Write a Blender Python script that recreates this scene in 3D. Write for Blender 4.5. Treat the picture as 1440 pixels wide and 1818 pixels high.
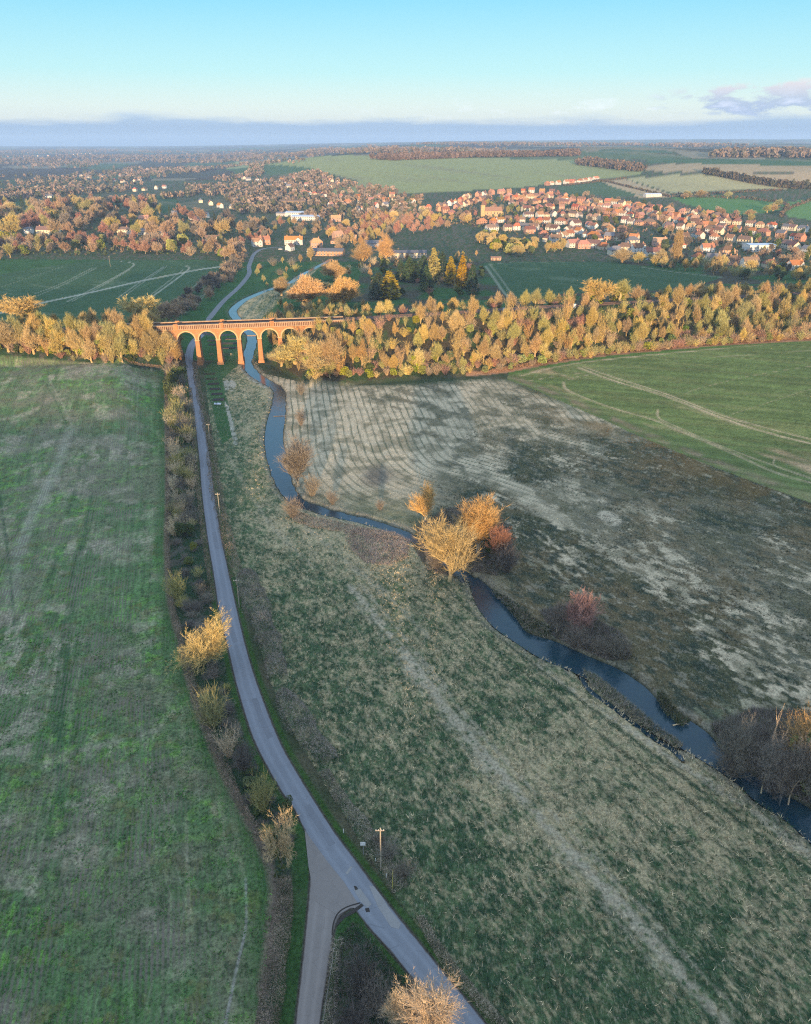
import bpy, math, random, numpy as np
from mathutils import Vector, geometry
R = math.radians
SC = bpy.context.scene
for o in list(bpy.data.objects): bpy.data.objects.remove(o)
COL = SC.collection

# ------------------------------------------------------------------ camera, sky, sun
HC = 105.0
PITCH = math.atan((909-250)/1331.0)
cd = bpy.data.cameras.new('camera'); cam = bpy.data.objects.new('camera', cd); COL.objects.link(cam)
cam.location = (0, 0, HC); cam.rotation_euler = (math.pi/2-PITCH, 0, 0)
cd.sensor_fit = 'HORIZONTAL'; cd.sensor_width = 36; cd.lens = 36*1331/1440.0
cd.clip_start = 1; cd.clip_end = 40000
SC.camera = cam
SUN_EL = R(4.6)
HAZE = 0.00009
sd = bpy.data.lights.new('sun', 'SUN'); sun = bpy.data.objects.new('sun', sd); COL.objects.link(sun)
sd.energy = 5.0; sd.angle = R(0.6); sd.color = (1.0, 0.70, 0.40)
sun.rotation_euler = (math.pi/2-SUN_EL, 0, 0)      # shining towards +Y
sun.location = (0, -200, 200)
W = bpy.data.worlds.new('World'); SC.world = W; W.use_nodes = True
nt = W.node_tree; N = nt.nodes; L = nt.links; N.clear()
def nd(t, **k):
    n = N.new(t)
    for a, b in k.items(): setattr(n, a, b)
    return n
out = nd('ShaderNodeOutputWorld'); bg = nd('ShaderNodeBackground'); L.new(bg.outputs[0], out.inputs[0])
tc = nd('ShaderNodeTexCoord'); sep = nd('ShaderNodeSeparateXYZ'); L.new(tc.outputs['Generated'], sep.inputs[0])
def mth(op, a, b=None, clamp=False):
    m = nd('ShaderNodeMath', operation=op); m.use_clamp = clamp
    for i, v in enumerate((a, b)):
        if v is None: continue
        if isinstance(v, (int, float)): m.inputs[i].default_value = v
        else: L.new(v, m.inputs[i])
    return m.outputs[0]
def ramp(fac, stops, interp='LINEAR'):
    r = nd('ShaderNodeValToRGB'); r.color_ramp.interpolation = interp
    el = r.color_ramp.elements
    while len(el) > 1: el.remove(el[-1])
    el[0].position = stops[0][0]; el[0].color = (*stops[0][1], 1)
    for p, c in stops[1:]:
        e = el.new(p); e.color = (*c, 1)
    L.new(fac, r.inputs[0]); return r.outputs[0]
def mix(fac, a, b, bt='MIX'):
    m = nd('ShaderNodeMix', data_type='RGBA', blend_type=bt)
    for i, v in ((0, fac), (6, a), (7, b)):
        if isinstance(v, (int, float)): m.inputs[i].default_value = v
        elif isinstance(v, tuple): m.inputs[i].default_value = (*v, 1)
        else: L.new(v, m.inputs[i])
    return m.outputs[2]
z = sep.outputs[2]
# clear evening sky: pale low down, cyan above
zr = mth('ADD', mth('MULTIPLY', z, 1.0), 0.0, True)
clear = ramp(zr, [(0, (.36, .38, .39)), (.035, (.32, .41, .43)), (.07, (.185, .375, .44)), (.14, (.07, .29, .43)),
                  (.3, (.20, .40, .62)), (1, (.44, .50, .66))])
sky = nd('ShaderNodeTexSky', sky_type='NISHITA'); sky.sun_disc = False
sky.sun_elevation = SUN_EL; sky.sun_rotation = R(180)
sky.air_density = 1.0; sky.dust_density = 1.0; sky.ozone_density = 1.0
nis = mix(1.0, sky.outputs[0], (.11, .11, .11), 'MULTIPLY')
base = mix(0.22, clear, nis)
# low cloud bank along the horizon and a few wisps
mp = nd('ShaderNodeMapping'); L.new(tc.outputs['Generated'], mp.inputs[0]); mp.inputs['Scale'].default_value = (1, 1, 6)
n1 = nd('ShaderNodeTexNoise'); L.new(mp.outputs[0], n1.inputs[0]); n1.inputs['Scale'].default_value = 6; n1.inputs['Detail'].default_value = 7; n1.inputs['Roughness'].default_value = .55
top = mth('ADD', mth('MULTIPLY', mth('SUBTRACT', n1.outputs[0], .5), .040), .026)
az = mth('DIVIDE', sep.outputs[0], mth('MAXIMUM', mth('ABSOLUTE', sep.outputs[1]), .05))
top = mth('ADD', top, mth('MULTIPLY', mth('MINIMUM', mth('MAXIMUM', az, -.6), .6), .004))
bank = mth('DIVIDE', mth('SUBTRACT', top, z), .009, True)
bcol = ramp(mth('MULTIPLY', z, 30, True), [(0, (.10, .175, .28)), (.45, (.12, .19, .295)), (.8, (.18, .25, .34)), (1, (.28, .32, .365))])
s1 = mix(mth('MULTIPLY', bank, .82), base, bcol)
mp2 = nd('ShaderNodeMapping'); L.new(tc.outputs['Generated'], mp2.inputs[0]); mp2.inputs['Scale'].default_value = (1, 1, 3.2); mp2.inputs['Location'].default_value = (.3, 0, .1)
n2 = nd('ShaderNodeTexNoise'); L.new(mp2.outputs[0], n2.inputs[0]); n2.inputs['Scale'].default_value = 26; n2.inputs['Detail'].default_value = 8; n2.inputs['Roughness'].default_value = .6
da = mth('DIVIDE', mth('SUBTRACT', az, .47), .18); dz = mth('DIVIDE', mth('SUBTRACT', z, .040), .019)
blob = mth('SUBTRACT', 1.0, mth('ADD', mth('MULTIPLY', da, da), mth('MULTIPLY', dz, dz)))
cl = mth('MULTIPLY', mth('ADD', mth('MULTIPLY', blob, .7), mth('MULTIPLY', mth('SUBTRACT', n2.outputs[0], .5), 6.5)), 1.3, True)
cl = mth('MULTIPLY', cl, mth('ADD', mth('MULTIPLY', blob, 1.6), .35, True))
ccol = ramp(mth('DIVIDE', mth('SUBTRACT', z, .02), .04, True), [(0, (.13, .19, .32)), (.5, (.20, .24, .32)), (1, (.40, .345, .345))])
s2 = mix(mth('MULTIPLY', cl, .85), s1, ccol)
wsp = mth('MULTIPLY', mth('SUBTRACT', n2.outputs[0], .56), 4.0, True)
wm = mth('MULTIPLY', wsp, mth('SUBTRACT', 1.0, mth('DIVIDE', mth('ABSOLUTE', mth('SUBTRACT', z, .033)), .02), True))
wm = mth('MULTIPLY', wm, mth('ADD', mth('MULTIPLY', az, 2.2), .35, True))
s3 = mix(mth('MULTIPLY', wm, .6), s2, (.55, .56, .66))
# the sunset side (behind the camera) glows warm
back = mth('MULTIPLY', sep.outputs[1], -1.0, True)
glow = mth('MULTIPLY', mth('POWER', back, 3.0), mth('SUBTRACT', 1.0, mth('MULTIPLY', z, 2.2), True))
s4 = mix(mth('MULTIPLY', glow, .6), s3, (1.15, .72, .42))
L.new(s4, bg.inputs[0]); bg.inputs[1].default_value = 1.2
SC.view_settings.view_transform = 'Standard'; SC.view_settings.look = 'None'
SC.view_settings.exposure = 1.05; SC.view_settings.gamma = 1
SC.render.engine = 'CYCLES'
SC.cycles.use_denoising = False; SC.cycles.filter_width = 1.15; SC.cycles.use_adaptive_sampling = False
SC.cycles.volume_bounces = 0; SC.cycles.max_bounces = 5; SC.cycles.diffuse_bounces = 2; SC.cycles.glossy_bounces = 2
SC.cycles.transparent_max_bounces = 4

# ------------------------------------------------------------------ terrain maths
def S(t):
    t = np.clip(t, 0, 1); return t*t*(3-2*t)
def _hash(ix, iy, seed):
    n = (ix.astype(np.int64)*374761393 + iy.astype(np.int64)*668265263 + seed*974634777) & 0xffffffff
    n = ((n ^ (n >> 13))*1274126177) & 0xffffffff
    n = n ^ (n >> 16)
    return (n & 0xffffff)/float(0xffffff)
def vnoise(x, y, seed=0):
    x0 = np.floor(x); y0 = np.floor(y); fx = x-x0; fy = y-y0
    fx = fx*fx*(3-2*fx); fy = fy*fy*(3-2*fy)
    a = _hash(x0, y0, seed); b = _hash(x0+1, y0, seed); c = _hash(x0, y0+1, seed); d = _hash(x0+1, y0+1, seed)
    return (a*(1-fx)+b*fx)*(1-fy)+(c*(1-fx)+d*fx)*fy
def fbm(x, y, s, seed=0, oct=4):
    v = 0; a = .5; t = 0; x, y = (np.asarray(x)*.94-np.asarray(y)*.34)/s, (np.asarray(x)*.34+np.asarray(y)*.94)/s
    for i in range(oct):
        v = v+a*vnoise(x, y, seed+i*17); t += a; a *= .55; x, y = (x*.8-y*.6)*2.03+11.3, (x*.6+y*.8)*2.03+4.7
    return v/t
RAIL = np.array([(-3000, 180), (-1500, 270), (-600, 342), (-201, 374), (-138.5, 384.3), (-44.9, 399.3), (20, 417), (74, 434), (253, 480), (600, 560), (1500, 740), (3000, 1000)], float)
def raily(x): return np.interp(x, RAIL[:, 0], RAIL[:, 1])
VX0, VX1, PITCHX = -138.5, -44.9, 10.4
ROADC_Y = np.array([0, 65, 84, 107, 128, 156, 196, 248, 302, 362, 433, 499, 560, 640, 2000])
ROADC_X = np.array([22, 3, -11, -25, -34, -44, -57, -72, -87, -106, -123, -129, -132, -140, -400])
def HG(x, y):
    x = np.asarray(x, float); y = np.asarray(y, float)
    h = np.zeros(np.broadcast(x, y).shape)
    rx = np.interp(y, ROADC_Y, ROADC_X)
    yl = raily(x)
    h = h+9*S((rx-9-x)/30)*S((y-225)/120)*(1-.8*S((y-yl-40)/120))
    dist = (x-52)*.856+(y-360)*.516
    right = np.minimum(.066*np.maximum(dist-6, 0), 13+0*x)
    h = h+right*(1-S((y-yl-30)/150))
    # hills beyond the village
    m = S((x+330+np.maximum(y-1500, 0)*.33)/(520+.5*np.maximum(y-2600, 0)))
    h = h+m*(58*S((y-900)/1700)+22*S((y-2600)/3600))+S((x-350)/300)*18*S((y-1150)/900)*(1-.8*S((y-3000)/2000))
    h = h+15*np.exp(-((y-2650)/420)**2)*np.exp(-((x-250)/800)**2)
    h = h+m*14*np.exp(-((y-1750)/260)**2)*S((x-420)/250)
    h = h+(1-m)*(6*S((y-2500)/5000)+10*np.exp(-((y-1150)/260)**2)*S((-x-250)/200))
    far = S((y-3500)/3000)
    h = h+far*(fbm(x, y, 2600, 5, 3)-.42)*30*(.15+.95*m)
    h = h+S((y-8500)/3000)*(8+22*m)*(.4+fbm(x, y*.3, 4000, 9, 3))
    # rise behind the camera: the ridge the sun is setting over
    h = h+(43.5-7*np.exp(-((x-2)/9)**2)+11*S((-x-52)/14)+5*S((x-4)/16))*S((-60-y)/280)  # unseen ridge; dip and shoulders shaped to steer where its shade falls
    return h
def HR(x, y):
    h = HG(x, y); yl = raily(x); d = (np.asarray(y)-yl)*.97
    k = np.where(np.asarray(x) > -90, 2.35, 1.75)
    gap = np.maximum(np.minimum(np.asarray(x)-VX0, VX1-np.asarray(x)), 0)
    emb = 19.9-np.maximum(np.abs(d)-6, 0)/k-gap/1.35
    emb = np.where(y > 200, emb, -99)
    e = np.maximum(h, emb)
    # the line runs in a shallow cutting once the ground is higher
    cut = (np.abs(d) < 7)
    return np.where(cut & (gap <= 0), np.minimum(e, 19.9), e)
CP, SP = math.cos(PITCH), math.sin(PITCH)
def ray(u, v):
    x = (np.asarray(u, float)-720)/1331; yy = (909-np.asarray(v, float))/1331
    return x, CP+yy*SP, yy*CP-SP
def G(u, v, H=HR):
    """where a sight line meets the terrain"""
    u = np.atleast_1d(np.asarray(u, float)); v = np.atleast_1d(np.asarray(v, float))
    dx, dy, dz = ray(u, v)
    ys = np.geomspace(30, 15500, 1100)[None, :]
    t = ys/dy[:, None]
    f = HC+dz[:, None]*t-H(dx[:, None]*t, ys)
    neg = f < 0
    idx = np.where(neg.any(1), neg.argmax(1), f.shape[1]-1)
    i0 = np.maximum(idx-1, 0); r = np.arange(len(u))
    f0 = f[r, i0]; f1 = f[r, idx]
    w = np.clip(f0/np.where(np.abs(f0-f1) < 1e-9, 1, f0-f1), 0, 1)
    tt = t[r, i0]*(1-w)+t[r, idx]*w
    return np.stack([dx*tt, dy*tt], 1)
def G1(u, v, H=HR): return G([u], [v], H)[0]
def GL(pts, H=HR): a = np.array(pts, float); return G(a[:, 0], a[:, 1], H)
def z1(x, y): return float(HR(np.array([x]), np.array([y]))[0])
def depth(x, y, z_): return y*CP+(HC-z_)*SP
def pdist(x, y, P):
    """distance to a polyline, and the side"""
    best = np.full(x.shape, 1e9); side = np.zeros(x.shape)
    for (ax, ay), (bx, by) in zip(P[:-1], P[1:]):
        ex, ey = bx-ax, by-ay; l2 = ex*ex+ey*ey+1e-9
        t = np.clip(((x-ax)*ex+(y-ay)*ey)/l2, 0, 1)
        qx = x-ax-t*ex; qy = y-ay-t*ey; d = np.hypot(qx, qy)
        s = np.sign(ex*qy-ey*qx)
        m = d < best; best = np.where(m, d, best); side = np.where(m, s, side)
    return best, side
def inpoly(x, y, P):
    x = np.asarray(x); y = np.asarray(y)
    c = np.zeros(x.shape, bool); n = len(P); j = n-1
    for i in range(n):
        xi, yi = P[i]; xj, yj = P[j]
        if yi != yj:
            c ^= ((yi > y) != (yj > y)) & (x < (xj-xi)*(y-yi)/(yj-yi)+xi)
        j = i
    return c
def smoothline(P, n=8):
    P = np.array(P, float); out = []
    Q = np.vstack([2*P[0]-P[1], P, 2*P[-1]-P[-2]])
    for i in range(1, len(Q)-2):
        p0, p1, p2, p3 = Q[i-1:i+3]
        for k in range(n):
            t = k/n
            out.append(.5*((2*p1)+(-p0+p2)*t+(2*p0-5*p1+4*p2-p3)*t*t+(-p0+3*p1-3*p2+p3)*t**3))
    out.append(P[-1]); return np.array(out)

# traced outlines of what lies on the ground
ROAD_L = [(367, 565), (352, 592), (337, 607), (329, 630), (333, 670), (340, 715), (345, 740), (351, 790), (355, 830), (358, 873), (368, 953), (379, 1020), (389, 1087), (405, 1153), (420, 1217), (445, 1300), (468, 1350), (498, 1403), (524, 1440), (543, 1480), (575, 1535), (612, 1590), (649, 1640), (685, 1680), (725, 1728), (770, 1785), (815, 1845), (860, 1910)]
ROAD_R = [(375, 567), (366, 592), (349, 610), (343, 635), (347, 670), (356, 715), (362, 742), (369, 790), (375, 830), (380, 873), (393, 953), (407, 1020), (422, 1087), (438, 1153), (458, 1217), (490, 1300), (512, 1345), (545, 1400), (570, 1440), (594, 1477), (628, 1522), (674, 1584), (710, 1630), (752, 1682), (795, 1735), (833, 1780), (880, 1840), (930, 1910)]
RIV_C = [(590, 458), (577, 465), (555, 477), (533, 488), (516, 500), (487, 510), (453, 522), (427, 536), (413, 552), (425, 570), (445, 592), (447, 606), (442, 622), (438, 640), (444, 655), (458, 668), (476, 678), (494, 690), (495, 715), (488, 748), (487, 785), (492, 819), (503, 853), (520, 880), (543, 895), (585, 908), (631, 918), (685, 934), (727, 950), (777, 985), (833, 1027)]
RIV_L2 = [(833, 1030), (845, 1068), (875, 1108), (920, 1140), (960, 1165), (1000, 1182), (1040, 1200), (1080, 1224), (1120, 1257), (1160, 1295), (1220, 1330), (1265, 1357), (1310, 1387), (1345, 1420), (1395, 1452), (1440, 1492), (1500, 1545)]
RIV_R2 = [(848, 1022), (890, 1058), (912, 1085), (935, 1118), (985, 1135), (1030, 1155), (1070, 1172), (1100, 1185), (1145, 1215), (1180, 1250), (1225, 1275), (1260, 1300), (1290, 1335), (1330, 1365), (1370, 1395), (1420, 1420), (1500, 1470)]
HFLAT = lambda x, y: 0*(np.asarray(x, float)+np.asarray(y, float))
roadL = smoothline(GL(ROAD_L, HFLAT), 4); roadR = smoothline(GL(ROAD_R, HFLAT), 4)
roadC = (roadL+roadR)/2
rc = smoothline(GL(RIV_C, HFLAT), 5)
yy_ = rc[:, 1]
rwid = np.interp(yy_, [130, 160, 185, 200, 215, 260, 300, 340, 400, 520, 700], [5.5, 5, 3.4, 3.2, 4.2, 7.2, 7.2, 5, 5.5, 5.5, 4.5])*.5
tg = np.gradient(rc, axis=0); tg /= np.linalg.norm(tg, axis=1)[:, None]
nrm = np.stack([-tg[:, 1], tg[:, 0]], 1)
wob = (vnoise(np.arange(len(rc))*.9, 0*yy_, 4)-.5)*1.1
rA = rc+nrm*(rwid+wob)[:, None]; rB = rc-nrm*(rwid-wob*.6)[:, None]
# rA is on the far (right of flow) side; join with the traced near reach
l2 = smoothline(GL(RIV_L2, HFLAT), 4); r2 = smoothline(GL(RIV_R2, HFLAT), 4)
side = np.sign(nrm[-1] @ (r2[0]-l2[0]))
if side < 0: rA, rB = rB, rA
bankR = np.vstack([rA, r2]); bankL = np.vstack([rB, l2])
riverpoly = np.vstack([bankL, bankR[::-1]])
m_ = min(len(l2), len(r2)); i_ = np.linspace(0, 1, 60)
def resample(P, n):
    s = np.r_[0, np.cumsum(np.hypot(*np.diff(P, axis=0).T))]; t = np.linspace(0, s[-1], n)
    return np.stack([np.interp(t, s, P[:, 0]), np.interp(t, s, P[:, 1])], 1)
ditch = smoothline(GL([(1030, 1192), (1050, 1222), (1080, 1243), (1105, 1262), (1135, 1285), (1170, 1310), (1195, 1325), (1215, 1345)], HFLAT), 4)
SIDE_L = [(544, 1484), (549, 1515), (551, 1544), (549, 1580), (546, 1617), (539, 1689), (532, 1750), (523, 1830), (514, 1910)]
SIDE_R = [(640, 1608), (618, 1616), (602, 1630), (594, 1650), (589, 1680), (582, 1725), (575, 1770), (566, 1830), (556, 1910)]
sideL = smoothline(GL(SIDE_L, HFLAT), 4); sideR = smoothline(GL(SIDE_R, HFLAT), 4)
lane = smoothline(GL([(358, 590), (372, 594), (395, 594), (418, 592), (438, 592)], HFLAT), 4)
# ------------------------------------------------------------------ materials and mesh helpers
def mat(name, build):
    m = bpy.data.materials.new(name); m.use_nodes = True
    t = m.node_tree; t.nodes.clear()
    o = t.nodes.new('ShaderNodeOutputMaterial'); b = t.nodes.new('ShaderNodeBsdfPrincipled')
    t.links.new(b.outputs[0], o.inputs[0]); b.inputs['Specular IOR Level'].default_value = .15
    b.inputs['Roughness'].default_value = .85
    build(NB(t), b); return m
class NB:
    def __init__(s, t): s.t = t
    def n(s, ty, **k):
        x = s.t.nodes.new(ty)
        for a, b in k.items(): setattr(x, a, b)
        return x
    def l(s, a, b): s.t.links.new(a, b)
    def put(s, v, sock):
        if isinstance(v, (int, float)): sock.default_value = v
        elif isinstance(v, tuple): sock.default_value = (*v, 1) if len(v) == 3 and sock.type == 'RGBA' else v
        else: s.l(v, sock)
    def mix(s, f, a, b, bt='MIX'):
        m = s.n('ShaderNodeMix', data_type='RGBA', blend_type=bt)
        s.put(f, m.inputs[0]); s.put(a, m.inputs[6]); s.put(b, m.inputs[7]); return m.outputs[2]
    def m(s, op, a, b=0.0, clamp=False):
        x = s.n('ShaderNodeMath', operation=op); x.use_clamp = clamp
        s.put(a, x.inputs[0]); s.put(b, x.inputs[1]); return x.outputs[0]
    def noise(s, scale, det=4, rough=.55, co=None, sc=None, rot=0.0, dist=0.0):
        x = s.n('ShaderNodeTexNoise'); x.inputs['Scale'].default_value = scale; x.inputs['Detail'].default_value = det
        x.inputs['Roughness'].default_value = rough; x.inputs['Distortion'].default_value = dist
        if co is None: co = s.n('ShaderNodeTexCoord').outputs['Object']
        if sc or rot:
            mp = s.n('ShaderNodeMapping'); s.l(co, mp.inputs[0])
            if sc: mp.inputs['Scale'].default_value = sc
            mp.inputs['Rotation'].default_value = (0, 0, rot); co = mp.outputs[0]
        s.l(co, x.inputs[0]); return x.outputs[0]
    def ramp(s, f, stops):
        r = s.n('ShaderNodeValToRGB'); el = r.color_ramp.elements
        while len(el) > 1: el.remove(el[-1])
        el[0].position = stops[0][0]; el[0].color = (*stops[0][1], 1)
        for p, c in stops[1:]:
            e = el.new(p); e.color = (*c, 1)
        s.put(f, r.inputs[0]); return r.outputs[0]
    def bump(s, b, h, st=.5, d=.1):
        x = s.n('ShaderNodeBump'); x.inputs['Strength'].default_value = st; x.inputs['Distance'].default_value = d
        s.l(h, x.inputs['Height']); s.l(x.outputs[0], b.inputs['Normal'])
def speck(col, var=.5, scale=1.5, rough=.85, rnd=.25, bump=0.0):
    """plain material: colour with noise variation and a little per-object variation"""
    def f(n, b):
        v = n.noise(scale, 5, .65)
        c = n.mix(n.m('MULTIPLY', n.m('SUBTRACT', v, .3, True), 2.2, True), tuple(x*(1-var) for x in col), tuple(min(1, x*(1+var*.8)) for x in col))
        if rnd:
            oi = n.n('ShaderNodeObjectInfo')
            hs = n.n('ShaderNodeHueSaturation'); n.l(c, hs.inputs['Color'])
            n.l(n.m('ADD', n.m('MULTIPLY', oi.outputs['Random'], rnd*1.6), 1-rnd*.8), hs.inputs['Value'])
            r2 = n.m('FRACT', n.m('MULTIPLY', oi.outputs['Random'], 7.13))
            n.l(n.m('ADD', n.m('MULTIPLY', r2, rnd*.12), .5-rnd*.06), hs.inputs['Hue'])
            n.l(n.m('ADD', n.m('MULTIPLY', n.m('FRACT', n.m('MULTIPLY', oi.outputs['Random'], 13.7)), rnd), 1-rnd*.5), hs.inputs['Saturation'])
            c = hs.outputs[0]
        n.l(c, b.inputs['Base Color']); b.inputs['Roughness'].default_value = rough
        if bump: n.bump(b, n.noise(scale*4, 4), bump, .05)
    return f
def mesh_np(name, V, F, mats=(), parent=None, col=None, fm=None, smooth=False):
    me = bpy.data.meshes.new(name); V = np.asarray(V, np.float32); F = np.asarray(F, np.int32)
    me.vertices.add(len(V)); me.vertices.foreach_set('co', V.ravel())
    k = F.shape[1]; me.loops.add(F.size); me.loops.foreach_set('vertex_index', F.ravel())
    me.polygons.add(len(F)); me.polygons.foreach_set('loop_start', np.arange(0, F.size, k, dtype=np.int32))
    for m in mats: me.materials.append(m)
    if fm is not None: me.polygons.foreach_set('material_index', np.asarray(fm, np.int32))
    me.polygons.foreach_set('use_smooth', np.full(len(F), smooth))
    me.update(calc_edges=True)
    if col is not None:
        a = me.attributes.new('col', 'FLOAT_COLOR', 'POINT')
        c = np.ones((len(V), 4), np.float32); c[:, :3] = col; a.data.foreach_set('color', c.ravel())
    o = bpy.data.objects.new(name, me); COL.objects.link(o); o.parent = parent
    return o
def tag(o, label=None, cat=None, group=None, kind=None):
    for k, v in (('label', label), ('category', cat), ('group', group), ('kind', kind)):
        if v: o[k] = v
    return o
def empty(name, loc, rz=0, label=None, cat=None, group=None):
    o = bpy.data.objects.new(name, None); COL.objects.link(o); o.location = loc; o.rotation_euler = (0, 0, rz)
    o.empty_display_size = .5
    return tag(o, label, cat, group)
class MB:
    """collects polygons, with a material index each"""
    def __init__(s): s.v = []; s.f = []; s.m = []
    def poly(s, pts, m=0):
        i = len(s.v); s.v += [tuple(p) for p in pts]; s.f.append(tuple(range(i, i+len(pts)))); s.m.append(m)
    def box(s, x0, x1, y0, y1, z0, z1, m=0):
        i = len(s.v); s.v += [(x0, y0, z0), (x1, y0, z0), (x1, y1, z0), (x0, y1, z0), (x0, y0, z1), (x1, y0, z1), (x1, y1, z1), (x0, y1, z1)]
        for q in ((0, 3, 2, 1), (4, 5, 6, 7), (0, 1, 5, 4), (1, 2, 6, 5), (2, 3, 7, 6), (3, 0, 4, 7)):
            s.f.append(tuple(i+k for k in q)); s.m.append(m)
    def frus(s, b, t, z0, z1, m=0):
        """tapered box: b, t = (x0,x1,y0,y1)"""
        i = len(s.v)
        s.v += [(b[0], b[2], z0), (b[1], b[2], z0), (b[1], b[3], z0), (b[0], b[3], z0), (t[0], t[2], z1), (t[1], t[2], z1), (t[1], t[3], z1), (t[0], t[3], z1)]
        for q in ((0, 3, 2, 1), (4, 5, 6, 7), (0, 1, 5, 4), (1, 2, 6, 5), (2, 3, 7, 6), (3, 0, 4, 7)):
            s.f.append(tuple(i+k for k in q)); s.m.append(m)
    def tube(s, p, q, r0, r1, n=5, m=0, cap=False):
        p = np.array(p, float); q = np.array(q, float); d = q-p; l = np.linalg.norm(d)
        if l < 1e-6: return
        d /= l; a = np.cross(d, (0, 0, 1) if abs(d[2]) < .9 else (1, 0, 0)); a /= np.linalg.norm(a); b = np.cross(d, a)
        i = len(s.v)
        for c, r in ((p, r0), (q, r1)):
            for k in range(n):
                t = 2*math.pi*k/n; s.v.append(tuple(c+r*(math.cos(t)*a+math.sin(t)*b)))
        for k in range(n):
            s.f.append((i+k, i+(k+1) % n, i+n+(k+1) % n, i+n+k)); s.m.append(m)
        if cap: s.f.append(tuple(i+n+k for k in range(n))); s.m.append(m)
    def blade(s, p, q, w, rng, m=0):
        p = np.array(p, float); q = np.array(q, float)
        a = np.cross(q-p, rng.normal(size=3)); l = np.linalg.norm(a)
        if l < 1e-9: return
        a *= w*.5/l; s.poly((p-a, p+a, q), m)
    def leaf(s, p, r, rng, m=0):
        a = rng.normal(size=3); a /= np.linalg.norm(a); b = np.cross(a, rng.normal(size=3)); b /= np.linalg.norm(b)
        a *= r; b *= r*.7; p = np.array(p, float); s.poly((p-a, p-b, p+a, p+b), m)
    def mesh(s, name, mats, smooth=False):
        me = bpy.data.meshes.new(name); me.from_pydata(s.v, [], s.f)
        for m in mats: me.materials.append(m)
        me.polygons.foreach_set('material_index', s.m); me.polygons.foreach_set('use_smooth', [smooth]*len(s.f))
        return me
    def build(s, name, mats, parent=None, smooth=False):
        if not isinstance(mats, (list, tuple)): mats = [mats]
        o = bpy.data.objects.new(name, s.mesh(name, mats, smooth)); COL.objects.link(o); o.parent = parent; return o
def blades_np(P, D, Ln, Wd, rng, bend=0.0):
    """n blades as triangles: base P, direction D, length, width"""
    n = len(P); D = D/np.linalg.norm(D, axis=1)[:, None]
    s = np.cross(D, rng.normal(size=(n, 3))); s /= np.linalg.norm(s, axis=1)[:, None]+1e-9
    s *= (Wd*.5)[:, None]; V = np.empty((n, 3, 3)); V[:, 0] = P-s; V[:, 1] = P+s; V[:, 2] = P+D*Ln[:, None]
    return V.reshape(-1, 3), np.arange(n*3).reshape(-1, 3)

def offs(P, d):
    P = np.array(P); t = np.gradient(P, axis=0); t /= np.linalg.norm(t, axis=1)[:, None]; return P+np.stack([-t[:, 1], t[:, 0]], 1)*d
# ------------------------------------------------------------------ the ground sheet
FIELD_L = GL([(-60, 626), (0, 631), (60, 636), (150, 643), (240, 652), (294, 657), (295, 740), (297, 820), (297, 900), (296, 960), (297, 1020), (302, 1070), (312, 1110), (325, 1165), (338, 1215), (352, 1265), (380, 1335), (415, 1410), (450, 1475), (478, 1535), (486, 1575), (482, 1620), (474, 1700), (464, 1760), (450, 1830), (430, 1950), (-400, 1950), (-500, 1000)])
MEAD = GL([(362, 655), (372, 740), (385, 830), (403, 950), (418, 1030), (450, 1110), (480, 1210), (520, 1300), (570, 1380), (620, 1460), (668, 1540), (710, 1600), (770, 1680), (840, 1760), (900, 1830), (960, 1900)], HFLAT)
BOUND = GL([(540, 678), (620, 682), (700, 683), (800, 676), (860, 672), (900, 673), (950, 692), (1000, 714), (1060, 740), (1120, 768), (1250, 822), (1340, 856), (1440, 893), (1560, 945), (1700, 1010)])
WOODEDGE = GL([(540, 676), (640, 672), (760, 664), (860, 662), (905, 655), (960, 645), (1010, 638), (1080, 628), (1200, 617), (1300, 609), (1440, 601), (1600, 592)])
NEARPOLY = np.vstack([GL([(1700, 1010), (1900, 2100), (900, 2100)]), GL([(900, 2100)])])
STUB = np.vstack([BOUND, GL([(2300, 1500), (2000, 2100), (1700, 1800)]), bankR[::-1][:int((bankR[::-1][:, 1] < 372).argmin())]])
GREENR = np.vstack([BOUND[5:], GL([(2200, 1200), (2200, 560)]), WOODEDGE[::-1][:-4]])
DARKL = GL([(-120, 500), (0, 487), (60, 476), (130, 467), (200, 461), (260, 461), (340, 463), (418, 467), (400, 492), (372, 520), (345, 548), (310, 575), (0, 578), (-120, 580)])
DARKR = GL([(858, 470), (900, 466), (980, 462), (1020, 457), (1080, 462), (1140, 473), (1200, 482), (1285, 491), (1240, 505), (1150, 515), (1000, 522), (905, 532)])
rows_C = smoothline(GL([(541, 640), (543, 690), (550, 740), (556, 790), (570, 835), (605, 872), (660, 898), (720, 918), (800, 950), (880, 985), (930, 1040), (985, 1100), (1090, 1150), (1180, 1215), (1260, 1270), (1360, 1340), (1500, 1440)], HFLAT), 4)
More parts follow.
